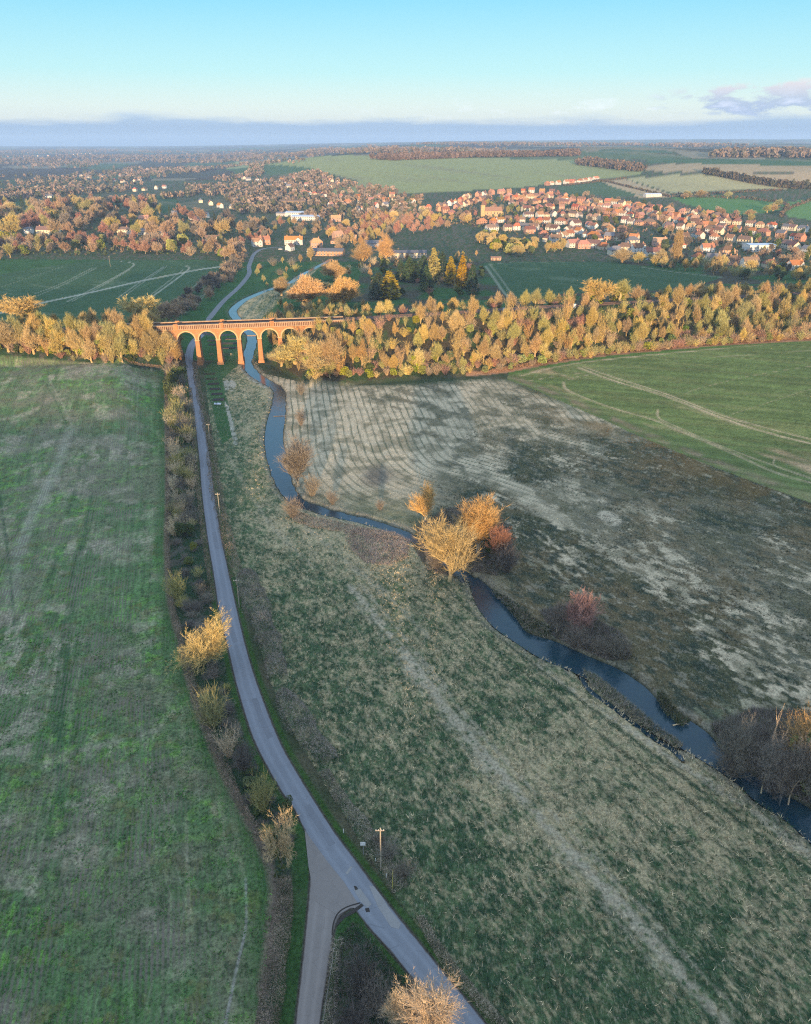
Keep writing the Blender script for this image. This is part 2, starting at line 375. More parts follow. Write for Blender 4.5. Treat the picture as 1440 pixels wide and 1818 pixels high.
FARF = [  # traced fields beyond the village: outline, colour
 ([(560, 345), (640, 322), (560, 302), (450, 296), (400, 300), (420, 286), (560, 278), (700, 279), (830, 278), (960, 277), (1030, 283), (1100, 296), (1150, 304), (1120, 312), (1060, 318), (980, 326), (930, 332), (860, 337), (760, 342), (640, 345)], (.27, .28, .11)),
 ([(1070, 322), (1110, 318), (1190, 345), (1190, 350), (1140, 352), (1090, 335)], (.42, .31, .17)),
 ([(990, 332), (1060, 322), (1130, 345), (1120, 350), (1000, 345)], (.075, .12, .05)),
 ([(1110, 317), (1230, 309), (1330, 318), (1400, 334), (1330, 338), (1200, 345)], (.37, .33, .16)),
 ([(1190, 350), (1270, 345), (1370, 358), (1390, 372), (1330, 382), (1270, 375), (1215, 362)], (.09, .19, .05)),
 ([(1385, 362), (1500, 340), (1500, 398), (1400, 385)], (.12, .22, .06)),
 ([(1110, 298), (1260, 290), (1500, 298), (1500, 304), (1300, 308), (1180, 306)], (.36, .27, .15)),
 ([(1150, 284), (1500, 284), (1500, 294), (1270, 292), (1150, 290)], (.06, .12, .05)),
 ([(1300, 310), (1500, 305), (1500, 328), (1420, 330)], (.40, .29, .16)),
 ([(760, 277), (1000, 270), (1160, 272), (1300, 281), (1150, 283), (1030, 282)], (.09, .13, .06)),
 ([(230, 282), (290, 280), (290, 285), (235, 286)], (.34, .24, .16)),
 ([(1200, 270), (1360, 272), (1360, 283), (1230, 281)], (.24, .21, .14)),
 ([(1060, 266), (1180, 267), (1200, 272), (1080, 274)], (.06, .12, .07)),
 ([(190, 352), (300, 347), (345, 372), (290, 378), (200, 362)], (.05, .10, .04)),
 ([(315, 360), (410, 352), (430, 368), (350, 376)], (.14, .13, .07)),
 ([(-100, 345), (0, 343), (55, 360), (0, 368), (-100, 370)], (.05, .10, .04)),
 ([(400, 300), (480, 292), (560, 300), (520, 312), (420, 310)], (.07, .12, .05)),
]
def lerp(c, d, m): return c*(1-m[:, None])+np.array(d)*m[:, None]
def ground_colour(x, y, h):
    n = len(x); c = np.tile(np.array((.055, .075, .035)), (n, 1)); aux = np.zeros((n, 3))   # aux: rows, tuft, fine
    big = fbm(x, y, 60, 1); med = fbm(x, y, 9, 2); sml = fbm(x, y, 2.2, 3, 3); str_ = fbm(x*.94+y*.3, (y*.94-x*.3)*.25, 4, 8, 3)
    c = lerp(c, (.10, .095, .055), S((med-.4)*3))
    # far country patchwork
    farm = y > 700
    cell = vnoise(np.floor((x+y*.2)/260), np.floor((y-x*.1)/420), 31)
    fc = np.where(cell[:, None] > .72, np.array((.20, .17, .105)), np.where(cell[:, None] > .4, np.array((.075, .12, .055)), np.array((.065, .065, .045))))
    c = np.where((y > 2300)[:, None], fc*(.8+.4*med[:, None]), c)
    wl = (fbm(x, y*.5, 420, 77, 3) > .53) & (y > 2300) & (x < 400+y*.05)
    c = np.where(wl[:, None], np.array((.07, .055, .04))*(.7+.6*sml[:, None]), c)
    vill = farm & (y < 2300)
    c = np.where(vill[:, None], lerp(np.tile(np.array((.055, .085, .035)), (n, 1)), (.12, .10, .065), S((sml-.42)*4)), c)
    for P, col in FARF_W:
        x0, y0 = P.min(0); x1, y1 = P.max(0)
        k = np.where((x > x0) & (x < x1) & (y > y0) & (y < y1))[0]
        if not len(k): continue
        q = k[inpoly(x[k], y[k], P)]
        # grazing stripes and bare patches
        st = fbm(x[q]*.8+y[q]*.5, (y[q]*.5-x[q]*.3)*.2, 60, 12, 3)
        cc = lerp(np.tile(np.array(col), (len(q), 1)), (.22, .19, .11), S((st-.55)*5)*.55)
        c[q] = cc*(.9+.2*med[q][:, None])
    near = y < 760
    def region(P): return near & inpoly(x, y, P)
    # valley floor grass by the river beyond the viaduct
    m = near & (y > 395); c[m] = (np.array((.045, .105, .032))*(.75+.5*med[:, None]))[m]
    m = m & (x > -40) & (y < 760); c[m] = lerp(c[m], (.075, .07, .045), S((fbm(x, y, 25, 41)[m]-.4)*5))
    # left crop field
    m = region(FIELD_L)
    if m.any():
        X, Y = x[m], y[m]
        u = X+.283*Y; w = Y
        pale = S((fbm(X, Y, 26, 51)-.50)*5)*S((fbm(u, Y*.35, 3.0, 52, 3)-.36)*5)
        pale = np.maximum(pale*.9, S((fbm(X, Y, 7, 53)-.56)*6)*.7)
        pale *= np.clip(1.1-(u+45)/60*.9, .15, 1)
        g = lerp(np.tile(np.array((.085, .150, .060)), (len(X), 1)), (.12, .25, .048), S((fbm(X, Y, 1.6, 54, 4)-.47)*4)*S((fbm(X, Y, 30, 55)-.32)*4))
        g = lerp(g, (.11, .12, .04), S((fbm(X, Y, 2.5, 56)-.56)*6)*.8)
        stk = fbm(u*.96+50, Y*.035, .75, 256, 3); g = g*(1+.9*(stk-.5)[:, None]); g = lerp(g, (.26, .23, .16), S((stk-.60)*9)*.40*S((fbm(X, Y, 16, 257)-.40)*6))
        g = lerp(g, (.17, .15, .11), S((fbm(X, Y, 14, 57)-.44)*4)*.6)
        g = lerp(g, (.03, .045, .025), S((fbm(X, Y, .8, 157, 3)-.55)*6)*.6)
        g = lerp(g, (.40, .33, .26), pale*.78*(.35+.65*S((fbm(X, Y, .9, 153, 3)-.35)*4)))
        # drill lines with chalk showing along the headland
        q = u-(-62+.0*Y)
        dR, _ = pdist(X, Y, FIELD_L[5:24])
        for off, wd, st_ in ((11.5, .28, .7), (13.4, .24, .8), (15.3, .22, .55), (17.4, .22, .35), (5.5, .2, .3), (22, .25, .3)):
            a = S(1-np.abs(dR-off+1.2*(fbm(Y, X, 12, 58)-.5))/wd*.9)*S((fbm(Y*1.0, X, 1.1, 59+int(off), 3)-.40)*5)*st_*.62*S((fbm(Y, X, 30, 159, 2)-.3)*4)
            g = lerp(g, (.33, .33, .23), a)
        g = lerp(g, (.038, .095, .028), S(1-(dR-0)/5)*.85)
        for off, wd in ((8.2, .5), (10.2, .5), (27.5, .6), (29.8, .6), (47, .6), (49.2, .6)):
            g = lerp(g, (.028, .075, .030), S(1.4-np.abs(dR-off)/wd)*.30*S((fbm(X, Y, 8, 160+int(off), 3)-.35)*4))
        for Pl, wd, cc, a in TRAM_L:
            dd, _ = pdist(X, Y, Pl); g = lerp(g, cc, S(1.3-dd/wd)*a*(.4+.6*S((fbm(X, Y, 2, 61)-.3)*3)))
        c[m] = g*np.array((1.28, 1.28, 1.15)); aux[m, 0] = 1-.7*S(1-(dR-6)/6); aux[m, 2] = 1
    # meadow between road and river
    dM, sM = pdist(x, y, bankL); dH, sH = pdist(x, y, MEAD)
    m = near & inpoly(x, y, MEADOW)
    if m.any():
        X, Y = x[m], y[m]
        g = lerp(np.tile(np.array((.045, .085, .038)), (len(X), 1)), (.085, .130, .055), S((fbm(X, Y, 2.2, 62)-.4)*4))
        trend = S((.30*0+fbm(X, Y, 34, 63)-.42)*3.2)*.55+.45*np.clip(1-dM[m]/70, 0, 1)+.12
        trend *= np.clip((Y-48)/45, .45, 1)*np.clip(dH[m]/16, .10, 1)
        tr = fbm(X*1.3+.7*Y, (Y-.4*X)*.6, 1.0, 64, 4); tr2 = fbm(X, Y, 4.5, 65, 4)
        tr3 = fbm(X*1.5+.6*Y, (Y-.4*X)*.6, .45, 264, 2)  # fine flecks in the colour stand in for highlight and shade on tufts
        sw = np.clip(.42+(tr-.5)*1.9+(trend-.55)*.75+(tr2-.5)*1.0+(tr3-.5)*1.3, 0, 1)
        g = lerp(g, (.50, .39, .22), sw*.85)
        # trodden lines of pale grass
        for Pl, wd, a in PATHS+[(offs(PATHS[0][0], 2.6), .6, .6), (offs(PATHS[0][0], -2.2), .4, .45)]:
            dd, _ = pdist(X, Y, Pl); dd = dd+(fbm(X, Y, 4, 66)-.5)*1.6
            g = lerp(g, (.44, .37, .25), S(1.25-(dd+(fbm(X, Y, 9, 167)-.5)*1.5)/wd)*a*.95*S((fbm(X, Y, .9, 67, 4)-.28)*5))
        for Pl, wd, a in CREASE:
            dd, _ = pdist(X, Y, Pl); dd = dd+(fbm(X, Y, 3, 68)-.5)*.9
            g = lerp(g, (.022, .055, .026), S(1.3-dd/wd)*a)
        lawn = inpoly(X, Y, LAWN)
        g = np.where(lawn[:, None], np.array((.042, .105, .032))*(.8+.4*med[m][:, None]), g)
        for Pl in STRAWP:
            dd = inpoly(X, Y, Pl); g = np.where(dd[:, None], lerp(np.tile(np.array((.08, .10, .05)), (len(X), 1)), (.38, .35, .26), S((fbm(X, Y, 1.5, 69, 3)-.32)*6)), g)
        c[m] = g; aux[m, 1] = 1
    # stubble and tussock field
    m = region(STUB)
    if m.any():
        X, Y = x[m], y[m]
        d, _ = pdist(X, Y, rows_C)
        rust = S((fbm(X*.75+Y*.55, (Y*.75-X*.55)*.45, 26, 71, 6)-.44)*5)
        tz = (X-8+.0*Y)*.62+(300-Y)*.30   # grows to the right
        dark = np.clip(rust*1.1*np.clip(tz/34, 0, 1)+S((tz-42)/26)*.85, 0, 1)
        spots = S((fbm(X*.8+.6*Y, (Y*.8-.6*X)*.55, 7, 72, 4)-.60+.10*np.clip(d/60, 0, 1))*8)*np.clip((d-14)/20, 0, 1)
        pale_p = S((.55*fbm(X*.8+.6*Y, (Y*.8-.6*X)*.5, 11, 73, 4)+.45*fbm(X*.8+.6*Y, (Y*.8-.6*X)*.5, 1.3, 173, 3)-.572)*13)
        dark = np.clip(np.maximum(dark*(1-pale_p), spots*.75), 0, 1)
        base_ = lerp(np.tile(np.array((.56, .45, .29)), (len(X), 1)), (.13, .12, .065), S((fbm(X, Y, 5, 74, 3)-.44)*4)*.6)
        grn = np.clip(1-(d-2)/14, 0, 1)*S((235-Y)/40+.2)
        base_ = lerp(base_, (.060, .10, .045), grn*.75)
        sp = 2.9; ph = (d+.8*(fbm(X, Y, 18, 75)-.5)*2)/sp
        row = S(1-np.abs((ph % 1)-.5)*5.5)
        rowm = np.clip((Y-195)/40, .25, 1)*(1-.6*dark)
        base_ = lerp(base_, (.055, .085, .045), row*rowm*(.55+.45*S((fbm(X, Y, 6, 76)-.3)*3)))
        dk = lerp(np.tile(np.array((.085, .085, .042)), (len(X), 1)), (.15, .115, .058), S((fbm(X, Y, 22, 77, 5)-.42)*4))
        dk = lerp(dk, (.035, .055, .037), S((fbm(X*.8+.6*Y, (Y*.8-.6*X)*.5, 1.5, 78, 3)-.46)*5)*.8)
        dk = lerp(dk, (.40, .34, .24), S((fbm(X*.8+.6*Y, (Y*.8-.6*X)*.5, 1.1, 178, 4)-.60)*8)*.45)
        g = lerp(base_, (0, 0, 0), dark)+dk*dark[:, None]
        dB, _ = pdist(X, Y, BOUND)
        ru = S(1-(dB-2)/30)*S((X-45)/30)*S((fbm(X, Y, 12, 79)-.42)*6)
        g = lerp(g, (.17, .105, .035), ru*.7)
        g = lerp(g, (.045, .075, .035), S(1-(dB-0)/7)*S((85-X)/20)*.75)
        hole = S(1.35-np.hypot((X-HOLE[0])/5.6, (Y-HOLE[1])/10)*1.0); g = lerp(g, (.10, .09, .075), hole*.8)
        pp = S(3-np.hypot((X-PALE[0])/1.6, (Y-PALE[1])/2.6)*1.2); g = lerp(g, (.52, .43, .29), pp*S((sml[m]-.2)*4))
        c[m] = g; aux[m, 1] = .8; aux[m, 2] = dark*.8
    # winter-wheat field on the right
    m = near & inpoly(x, y, GREENR)
    if m.any():
        X, Y = x[m], y[m]
        dB, _ = pdist(X, Y, BOUND)
        g = np.tile(np.array((.135, .175, .055)), (len(X), 1))*(.82+.36*fbm(X, Y, 12, 81)[:, None])
        bare = S((fbm(X*.8+Y*.6, (Y*.8-X*.6)*.3, 14, 82, 4)-.45)*6)*np.exp(-((dB-22)/16)**2)
        g = lerp(g, (.48, .33, .19), bare*.9)  # bare patches: part soil, part warm sunlight put into the colour
        g = lerp(g, (.30, .20, .13), S(1-np.abs(dB-4.5)/4.2)*.75*S((fbm(X, Y, 6, 83)-.25)*3))
        wv = fbm((X*.40+Y*.92)*6, (X*.92-Y*.40)*.5, 16, 84, 3); g = lerp(g, (.20, .20, .075), S((wv-.5)*5)*.5); g = g*(.85+.3*S((fbm(X*.40+Y*.92, (X*.92-Y*.40)*.06, 1.8, 184, 2)-.3)*2.5)[:, None])
        for Pl, wd, a in TRAM_R:
            dd, _ = pdist(X, Y, Pl); g = lerp(g, (.50, .38, .23), S(1.4-dd/wd)*a*(.6+.4*S((fbm(X, Y, 3, 85)-.3)*3)))
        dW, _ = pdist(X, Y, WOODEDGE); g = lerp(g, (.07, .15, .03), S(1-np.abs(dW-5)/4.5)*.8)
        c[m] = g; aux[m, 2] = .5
    dW, sW = pdist(x, y, WOODEDGE)
    yl = raily(x)
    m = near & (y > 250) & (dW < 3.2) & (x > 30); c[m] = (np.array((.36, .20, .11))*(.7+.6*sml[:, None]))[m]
    m = near & (np.abs(y-yl) < 62) & (h > 1.0) & ~inpoly(x, y, GREENR) & ~inpoly(x, y, FIELD_L) & ~inpoly(x, y, STUB) & (y > 300)
    c[m] = lerp(np.tile(np.array((.075, .06, .035)), (m.sum(), 1)), (.05, .08, .03), S((med[m]-.45)*5))
    # fields beyond the line
    for P, tl in ((DARKL, TRAM_DL), (DARKR, TRAM_DR)):
        m = near & inpoly(x, y, P)
        if m.any():
            X, Y = x[m], y[m]; g = np.tile(np.array((.055, .105, .045)), (len(X), 1))*(.85+.3*fbm(X, Y, 30, 91)[:, None])
            g = lerp(g, (.14, .18, .10), S((fbm(X*.5+Y*.8, (Y*.5-X*.8)*.2, 9, 92)-.66)*9)*.5)
            for Pl, wd, a in tl:
                dd, _ = pdist(X, Y, Pl); g = lerp(g, (.42, .40, .30), S(1.5-dd/wd)*a)
            c[m] = g
    # verges: bright mown grass by the tarmac
    dL, _ = pdist(x, y, roadL[8:]); dR, _ = pdist(x, y, roadR[8:]); dd = np.minimum(dL, dR)
    m = near & (y < 372) & ~inpoly(x, y, FIELD_L)
    strip = m & (x < np.interp(y, ROADC_Y, ROADC_X)) & ~inpoly(x, y, STUB)
    c[strip] = lerp(np.tile(np.array((.033, .065, .030)), (strip.sum(), 1)), (.13, .11, .09), S((fbm(x, y, 2.6, 95, 3)[strip]-.50)*6)*.7)
    vg = S(1-(dd-1.0)/.7)*(y < 372)*near
    c = lerp(c, (.045, .095, .022), vg*(.75+.25*S((sml-.4)*5)))
    dirt = S(1.2-dd/.38)*(y < 372)*near; c = lerp(c, (.085, .07, .06), dirt*.9)
    dS = np.minimum(pdist(x, y, sideL)[0], pdist(x, y, sideR)[0])
    vg = S(1-(dS-2.6)/1.0)*near; c = lerp(c, (.042, .095, .024), vg*.8)
    dirt = S(1.2-dS/.34)*near; c = lerp(c, (.085, .07, .06), dirt*.9)
    # river banks
    dA = np.minimum(dM, pdist(x, y, bankR)[0])
    bk = S(1.25-dA/2.6)*near*(.25+.75*S((fbm(x, y, 2.2, 96, 3)-.38)*5)); bk = bk*(y < 760)*np.where(y > 400, .35, 1)
    c = lerp(c, (.27, .235, .17), bk*.8)
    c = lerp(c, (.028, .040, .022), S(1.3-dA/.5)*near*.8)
    # orchard-brown fallow and lit rough ground by the old works
    m = near & (y > 560) & inpoly(x, y, ROUGH); c[m] = np.array((.30, .19, .10))*(.6+.8*sml[m][:, None])
    dl, _ = pdist(x, y, FENCEL); bk = S(1.2-dl/1.1)*near; c = lerp(c, (.22, .16, .12), bk*.75)
    return np.clip(c, .005, .9), aux
MEADOW = np.vstack([MEAD, GL([(1700, 2100), (1600, 1620)], HFLAT), bankL[::-1]])
LAWN = GL([(352, 600), (420, 590), (445, 598), (432, 640), (415, 655), (396, 672), (400, 700), (410, 730), (418, 770), (395, 790), (385, 760), (372, 700), (356, 650)], HFLAT)
STRAWP = [GL(p, HFLAT) for p in ([(396, 676), (412, 674), (420, 682), (414, 694), (400, 692)], [(398, 712), (406, 720), (424, 790), (416, 792)],
          [(425, 652), (440, 650), (470, 672), (482, 684), (470, 690), (440, 672)])]
TRAM_L = [(smoothline(GL(p), 3), w, c_, a) for p, w, c_, a in (
    ([(80, 678), (100, 715), (122, 762)], .5, (.03, .08, .03), .8), ([(88, 676), (108, 712), (128, 756)], .5, (.28, .27, .2), .5),
    ([(125, 760), (100, 830), (60, 910), (30, 990), (18, 1060)], 2.2, (.31, .30, .24), .55), ([(0, 880), (15, 990), (22, 1070), (25, 1110)], .5, (.028, .07, .03), .8),
    ([(162, 880), (140, 1000), (124, 1120), (112, 1230), (106, 1330), (108, 1450)], .8, (.028, .075, .032), .7),
    ([(135, 985), (118, 1090), (103, 1200), (96, 1300)], .6, (.028, .07, .032), .6),
    ([(175, 1610), (195, 1590), (235, 1568), (290, 1552)], .16, (.015, .03, .015), .8), ([(180, 1720), (240, 1713), (285, 1715)], .16, (.015, .03, .015), .8),
    ([(436, 1560), (437, 1640), (420, 1720), (400, 1818)], .25, (.30, .27, .27), .6))]
PATHS = [(smoothline(GL(p, HFLAT), 4), w, a) for p, w, a in (
    ([(620, 1040), (680, 1110), (740, 1190), (800, 1270), (860, 1340), (930, 1420), (1000, 1500), (1060, 1565), (1130, 1640), (1200, 1720), (1300, 1830)], 1.5, .9),
    ([(540, 930), (600, 985), (680, 1050), (760, 1130)], 1.2, .5), ([(560, 920), (640, 940), (720, 950)], 2.2, .6),
    ([(845, 1065), (900, 1140), (1000, 1215), (1090, 1275), (1180, 1340), (1260, 1390), (1350, 1450), (1440, 1525)], .9, .8),
    ([(400, 800), (440, 870), (480, 930), (560, 1010)], 1.0, .35))]
CREASE = [(smoothline(GL(p, HFLAT), 4), w, a) for p, w, a in (
    ([(760, 1010), (850, 1100), (960, 1190), (1080, 1280), (1200, 1370), (1330, 1470), (1460, 1560)], .55, .8),
    ([(740, 1020), (830, 1110), (940, 1200), (1060, 1300), (1180, 1390), (1300, 1480)], .5, .7),
    ([(600, 960), (700, 1040), (800, 1130), (900, 1230), (1000, 1330), (1140, 1470)], .45, .45),
    ([(1200, 1500), (1260, 1490), (1320, 1530)], .35, .6), ([(990, 1400), (1060, 1385), (1120, 1420)], .4, .5), ([(560, 1000), (600, 1080), (640, 1130)], .4, .4),
    ([(780, 1035), (750, 1110), (690, 1180)], .5, .4))]
TRAM_R = [(smoothline(GL(p), 4), w, a) for p, w, a in (
    ([(1028, 653), (1090, 676), (1180, 703), (1290, 745), (1380, 773), (1460, 792)], .85, .95), ([(1036, 651), (1096, 672), (1190, 702), (1300, 743), (1460, 785)], .7, .85),
    ([(930, 677), (990, 668), (1050, 660)], .35, .6), ([(1000, 678), (1010, 694), (1080, 722), (1160, 745), (1200, 762), (1290, 800), (1380, 840), (1460, 862)], .75, .75),
    ([(1004, 676), (1030, 668), (1060, 664)], .3, .6), ([(1168, 728), (1170, 742), (1200, 757), (1290, 796), (1460, 856)], .6, .7), ([(1375, 815), (1378, 828), (1440, 850)], .35, .6),
    ([(925, 667), (985, 652), (1060, 640), (1200, 626), (1330, 614), (1460, 605)], .9, .85), ([(1215, 700), (1240, 690), (1330, 668), (1440, 650)], .35, .4),
    ([(1300, 735), (1360, 716), (1440, 690)], .35, .35), ([(1180, 640), (1300, 632), (1440, 622)], .5, .35))]
TRAM_DL = [(smoothline(GL(p), 3), w, a) for p, w, a in (
    ([(-60, 572), (0, 556), (60, 541), (110, 530), (180, 515), (250, 499), (330, 483), (415, 469)], 1.9, .95),
    ([(60, 522), (110, 503), (165, 475)], .55, .5), ([(66, 525), (118, 503), (172, 475)], .5, .45), ([(120, 535), (170, 510), (225, 480), (238, 468), (215, 464)], .7, .6), ([(126, 536), (180, 508), (232, 478)], .5, .5),
    ([(210, 528), (250, 500), (290, 474)], .6, .5), ([(218, 528), (256, 500), (297, 472)], .5, .4), ([(268, 528), (300, 505), (335, 478), (330, 472)], .8, .75), ([(262, 528), (296, 502), (326, 478)], .5, .5),
    ([(330, 520), (355, 500), (375, 482)], .5, .5), ([(340, 538), (385, 505), (408, 478)], .5, .45), ([(0, 510), (60, 490), (110, 474)], .4, .35), ([(350, 540), (365, 522), (385, 503)], .4, .3))]
TRAM_DR = [(smoothline(GL(p), 3), w, a) for p, w, a in (
    ([(862, 472), (880, 498), (905, 530)], 1.2, .45), ([(870, 470), (892, 498), (912, 524)], .8, .35), ([(1140, 474), (1210, 484), (1280, 492)], 2, .3), ([(860, 470), (960, 460), (1020, 457)], 2, .35))]
ROUGH = GL([(700, 432), (760, 408), (820, 400), (845, 410), (840, 430), (780, 440)])
FENCEL = FIELD_L[5:24]
HOLE = G1(670, 845, HFLAT); PALE = G1(1082, 920, HFLAT)
FARF_W = [(GL(P), c_) for P, c_ in FARF]

vs_ = np.arange(1822, 249.5, -1.75)
dep_ = PITCH-np.arctan((909-vs_)/1331)
dep_ = dep_[dep_ > HC/15500]
Yr = HC/np.tan(dep_)
Yr = np.r_[np.linspace(-2600, -500, 14), np.linspace(-450, -30, 30), np.linspace(-20, Yr[0]-.4, 26), Yr, 15500]
sx = np.linspace(-1, 1, 861); go = 1+np.cumsum(np.geomspace(.006, .55, 34)); sx = np.r_[-go[::-1], sx, go]
hw = .541*(np.maximum(Yr, 45)*CP+HC*SP)*1.13
hw = np.where(Yr < 45, np.maximum(hw, hw+(45-Yr)*.12), hw)
GX = np.clip(sx[None, :]*hw[:, None], -12500, 12500)
GX = np.where(np.abs(sx[None, :]) > go[-1]-1e-6, np.sign(sx[None, :])*12500, GX)
GY = np.repeat(Yr[:, None], len(sx), 1)
ny, nx = GX.shape
gx, gy = GX.ravel(), GY.ravel()
gz = HR(gx, gy)
gcol, gaux = ground_colour(gx, gy, gz)
# relief: tufts and drill ridges, none on tarmac; then the river bed and the ditch
nearm = (gy < 420) & (gy > 40)
rough_ = nearm*np.clip((420-gy)/150, 0, 1)
onroad = inpoly(gx, gy, np.vstack([roadL, roadR[::-1]])) | inpoly(gx, gy, np.vstack([sideL, sideR[::-1]]))
dd_ = np.minimum(np.minimum(pdist(gx, gy, roadL)[0], pdist(gx, gy, roadR)[0]), np.minimum(pdist(gx, gy, sideL)[0], pdist(gx, gy, sideR)[0]))
flat = np.where(onroad, 0, np.clip((dd_-.3)/1.2, 0, 1))
amp = .13+.55*gaux[:, 1]
gz = gz+rough_*np.clip((240-gy)/100, 0, 1)*flat*amp*(fbm(gx, gy, .9, 101, 3)-.5)+rough_*flat*.22*(fbm(gx, gy, 5, 102, 3)-.5)
gz = np.where(onroad | (dd_ < .3), gz-.06, gz)
dr_ = np.minimum(pdist(gx, gy, bankL)[0], pdist(gx, gy, bankR)[0]); ins = inpoly(gx, gy, riverpoly)
gz = np.where(ins, gz-.75-np.minimum(dr_, 1.2)*.9, gz-.75*np.clip(1-dr_/1.6, 0, 1)**2)
dd2, _ = pdist(gx, gy, ditch); gz = np.where(gy < 300, gz-1.5*np.clip(1-dd2/1.6, 0, 1), gz)
gcol = np.where((ins & (gy < 800))[:, None], np.array((.02, .026, .018)), gcol)
ii = np.arange(ny*nx).reshape(ny, nx)
F = np.stack([ii[:-1, :-1], ii[:-1, 1:], ii[1:, 1:], ii[1:, :-1]], -1).reshape(-1, 4)
def ground_mat(n, b):
    a = n.n('ShaderNodeAttribute', attribute_name='col').outputs['Color']
    ax = n.n('ShaderNodeAttribute', attribute_name='aux'); sp = n.n('ShaderNodeSeparateColor'); n.l(ax.outputs['Color'], sp.inputs[0])
    co = n.n('ShaderNodeTexCoord').outputs['Object']
    f1 = n.noise(1.7, 6, .7, co); f2 = n.noise(.25, 4, .6, co)
    k = n.m('MAXIMUM', n.m('ADD', n.m('MULTIPLY', f1, 2.9), n.m('ADD', n.m('MULTIPLY', f2, .9), -.80)), .2)  # tone contrast widened to stand in for soil shadows
    c = n.mix(1.0, a, k, 'MULTIPLY')
    # drill rows in the crop
    mp = n.n('ShaderNodeMapping'); n.l(co, mp.inputs[0]); mp.inputs['Rotation'].default_value = (0, 0, math.atan(-.283))
    w = n.n('ShaderNodeTexWave', wave_type='BANDS', bands_direction='X'); n.l(mp.outputs[0], w.inputs[0])
    w.inputs['Scale'].default_value = .42; w.inputs['Distortion'].default_value = .8; w.inputs['Detail'].default_value = 3; w.inputs['Detail Scale'].default_value = 2.5
    rw = n.m('MULTIPLY', n.m('MULTIPLY', n.m('SUBTRACT', 1.0, w.outputs[0]), sp.outputs[0]), n.m('ADD', .25, n.m('MULTIPLY', n.m('SUBTRACT', n.noise(.12, 3, .6, co), .42, True), 4.0, True)))
    c = n.mix(n.m('MULTIPLY', n.m('MULTIPLY', rw, n.noise(3.2, 3, .7, co)), 1.5, True), c, (.22, .18, .14))
    # pale stems lying in the long grass
    st = n.noise(2.6, 3, .7, co, sc=(1, .28, 1), rot=.5, dist=1.2)
    stm = n.m('MULTIPLY', n.m('MULTIPLY', n.m('SUBTRACT', st, .55, True), 9, True), sp.outputs[1])
    c = n.mix(n.m('MULTIPLY', stm, .55), c, (.46, .40, .27))
    dk = n.m('MULTIPLY', n.m('SUBTRACT', n.noise(2.0, 5, .75, co), .53, True), 9, True)  # dark gaps between tufts: shade put into the colour
    c = n.mix(n.m('MULTIPLY', dk, .7), c, n.mix(1.0, c, (.36, .42, .40), 'MULTIPLY'))
    n.l(c, b.inputs['Base Color']); b.inputs['Roughness'].default_value = .95; b.inputs['Specular IOR Level'].default_value = .05
    n.bump(b, n.noise(2.6, 5, .75, co), .9, .6)
M_ground = mat('ground', ground_mat)
go_ = mesh_np('ground', np.stack([gx, gy, gz], 1), F, [M_ground], col=gcol, smooth=True)
at_ = go_.data.attributes.new('aux', 'FLOAT_COLOR', 'POINT'); cc_ = np.ones((len(gx), 4), np.float32); cc_[:, :3] = gaux; at_.data.foreach_set('color', cc_.ravel())
tag(go_, kind='structure')
del gcol, gaux, F

def sheet(name, P, zoff, m, res=None, kind='structure', thick=0, H=HR):
    """a flat sheet cut to outline P and laid on the terrain"""
    P = [Vector(p) for p in P]; pts = list(P); n = len(P)
    if res:
        a = np.array([tuple(p) for p in P]); x0, y0 = a.min(0); x1, y1 = a.max(0)
        XX, YY = np.meshgrid(np.arange(x0, x1, res), np.arange(y0, y1, res)); XX = XX.ravel(); YY = YY.ravel()
        k = inpoly(XX, YY, a); pts += [Vector((float(u), float(v))) for u, v in zip(XX[k], YY[k])]
    r = geometry.delaunay_2d_cdt(pts, [(i, (i+1) % n) for i in range(n)], [], 1, 1e-4)
    V = np.array([tuple(v) for v in r[0]]); zz = H(V[:, 0], V[:, 1])+zoff
    F = np.array(r[2])
    o = mesh_np(name, np.c_[V, zz], F, [m], smooth=True); o['kind'] = kind
    if o.data.polygons[0].normal.z < 0: o.data.flip_normals()
    return o
def water_mat(n, b):
    co = n.n('ShaderNodeTexCoord').outputs['Object']
    n.l(n.mix(n.m('MULTIPLY', n.noise(.35, 5, .7, co), 1.0), (.003, .026, .052), (.022, .052, .052)), b.inputs['Base Color'])
    b.inputs['Roughness'].default_value = .06; b.inputs['IOR'].default_value = 1.42; b.inputs['Specular IOR Level'].default_value = .5
    n.bump(b, n.m('ADD', n.noise(.9, 4, .6, co, sc=(1, 1.6, 1)), n.m('MULTIPLY', n.noise(.12, 2, .5, co), .5)), .35, .15)
M_water = mat('water', water_mat)
sheet('river', riverpoly, -.62, M_water, H=HFLAT)
w_ = np.r_[.3, np.full(len(ditch)-2, .55), .3]; tgd = np.gradient(ditch, axis=0); tgd /= np.linalg.norm(tgd, axis=1)[:, None]; nd_ = np.stack([-tgd[:, 1], tgd[:, 0]], 1)
sheet('ditch_water', np.vstack([ditch+nd_*w_[:, None], (ditch-nd_*w_[:, None])[::-1]]), -.85, M_water, H=HFLAT)
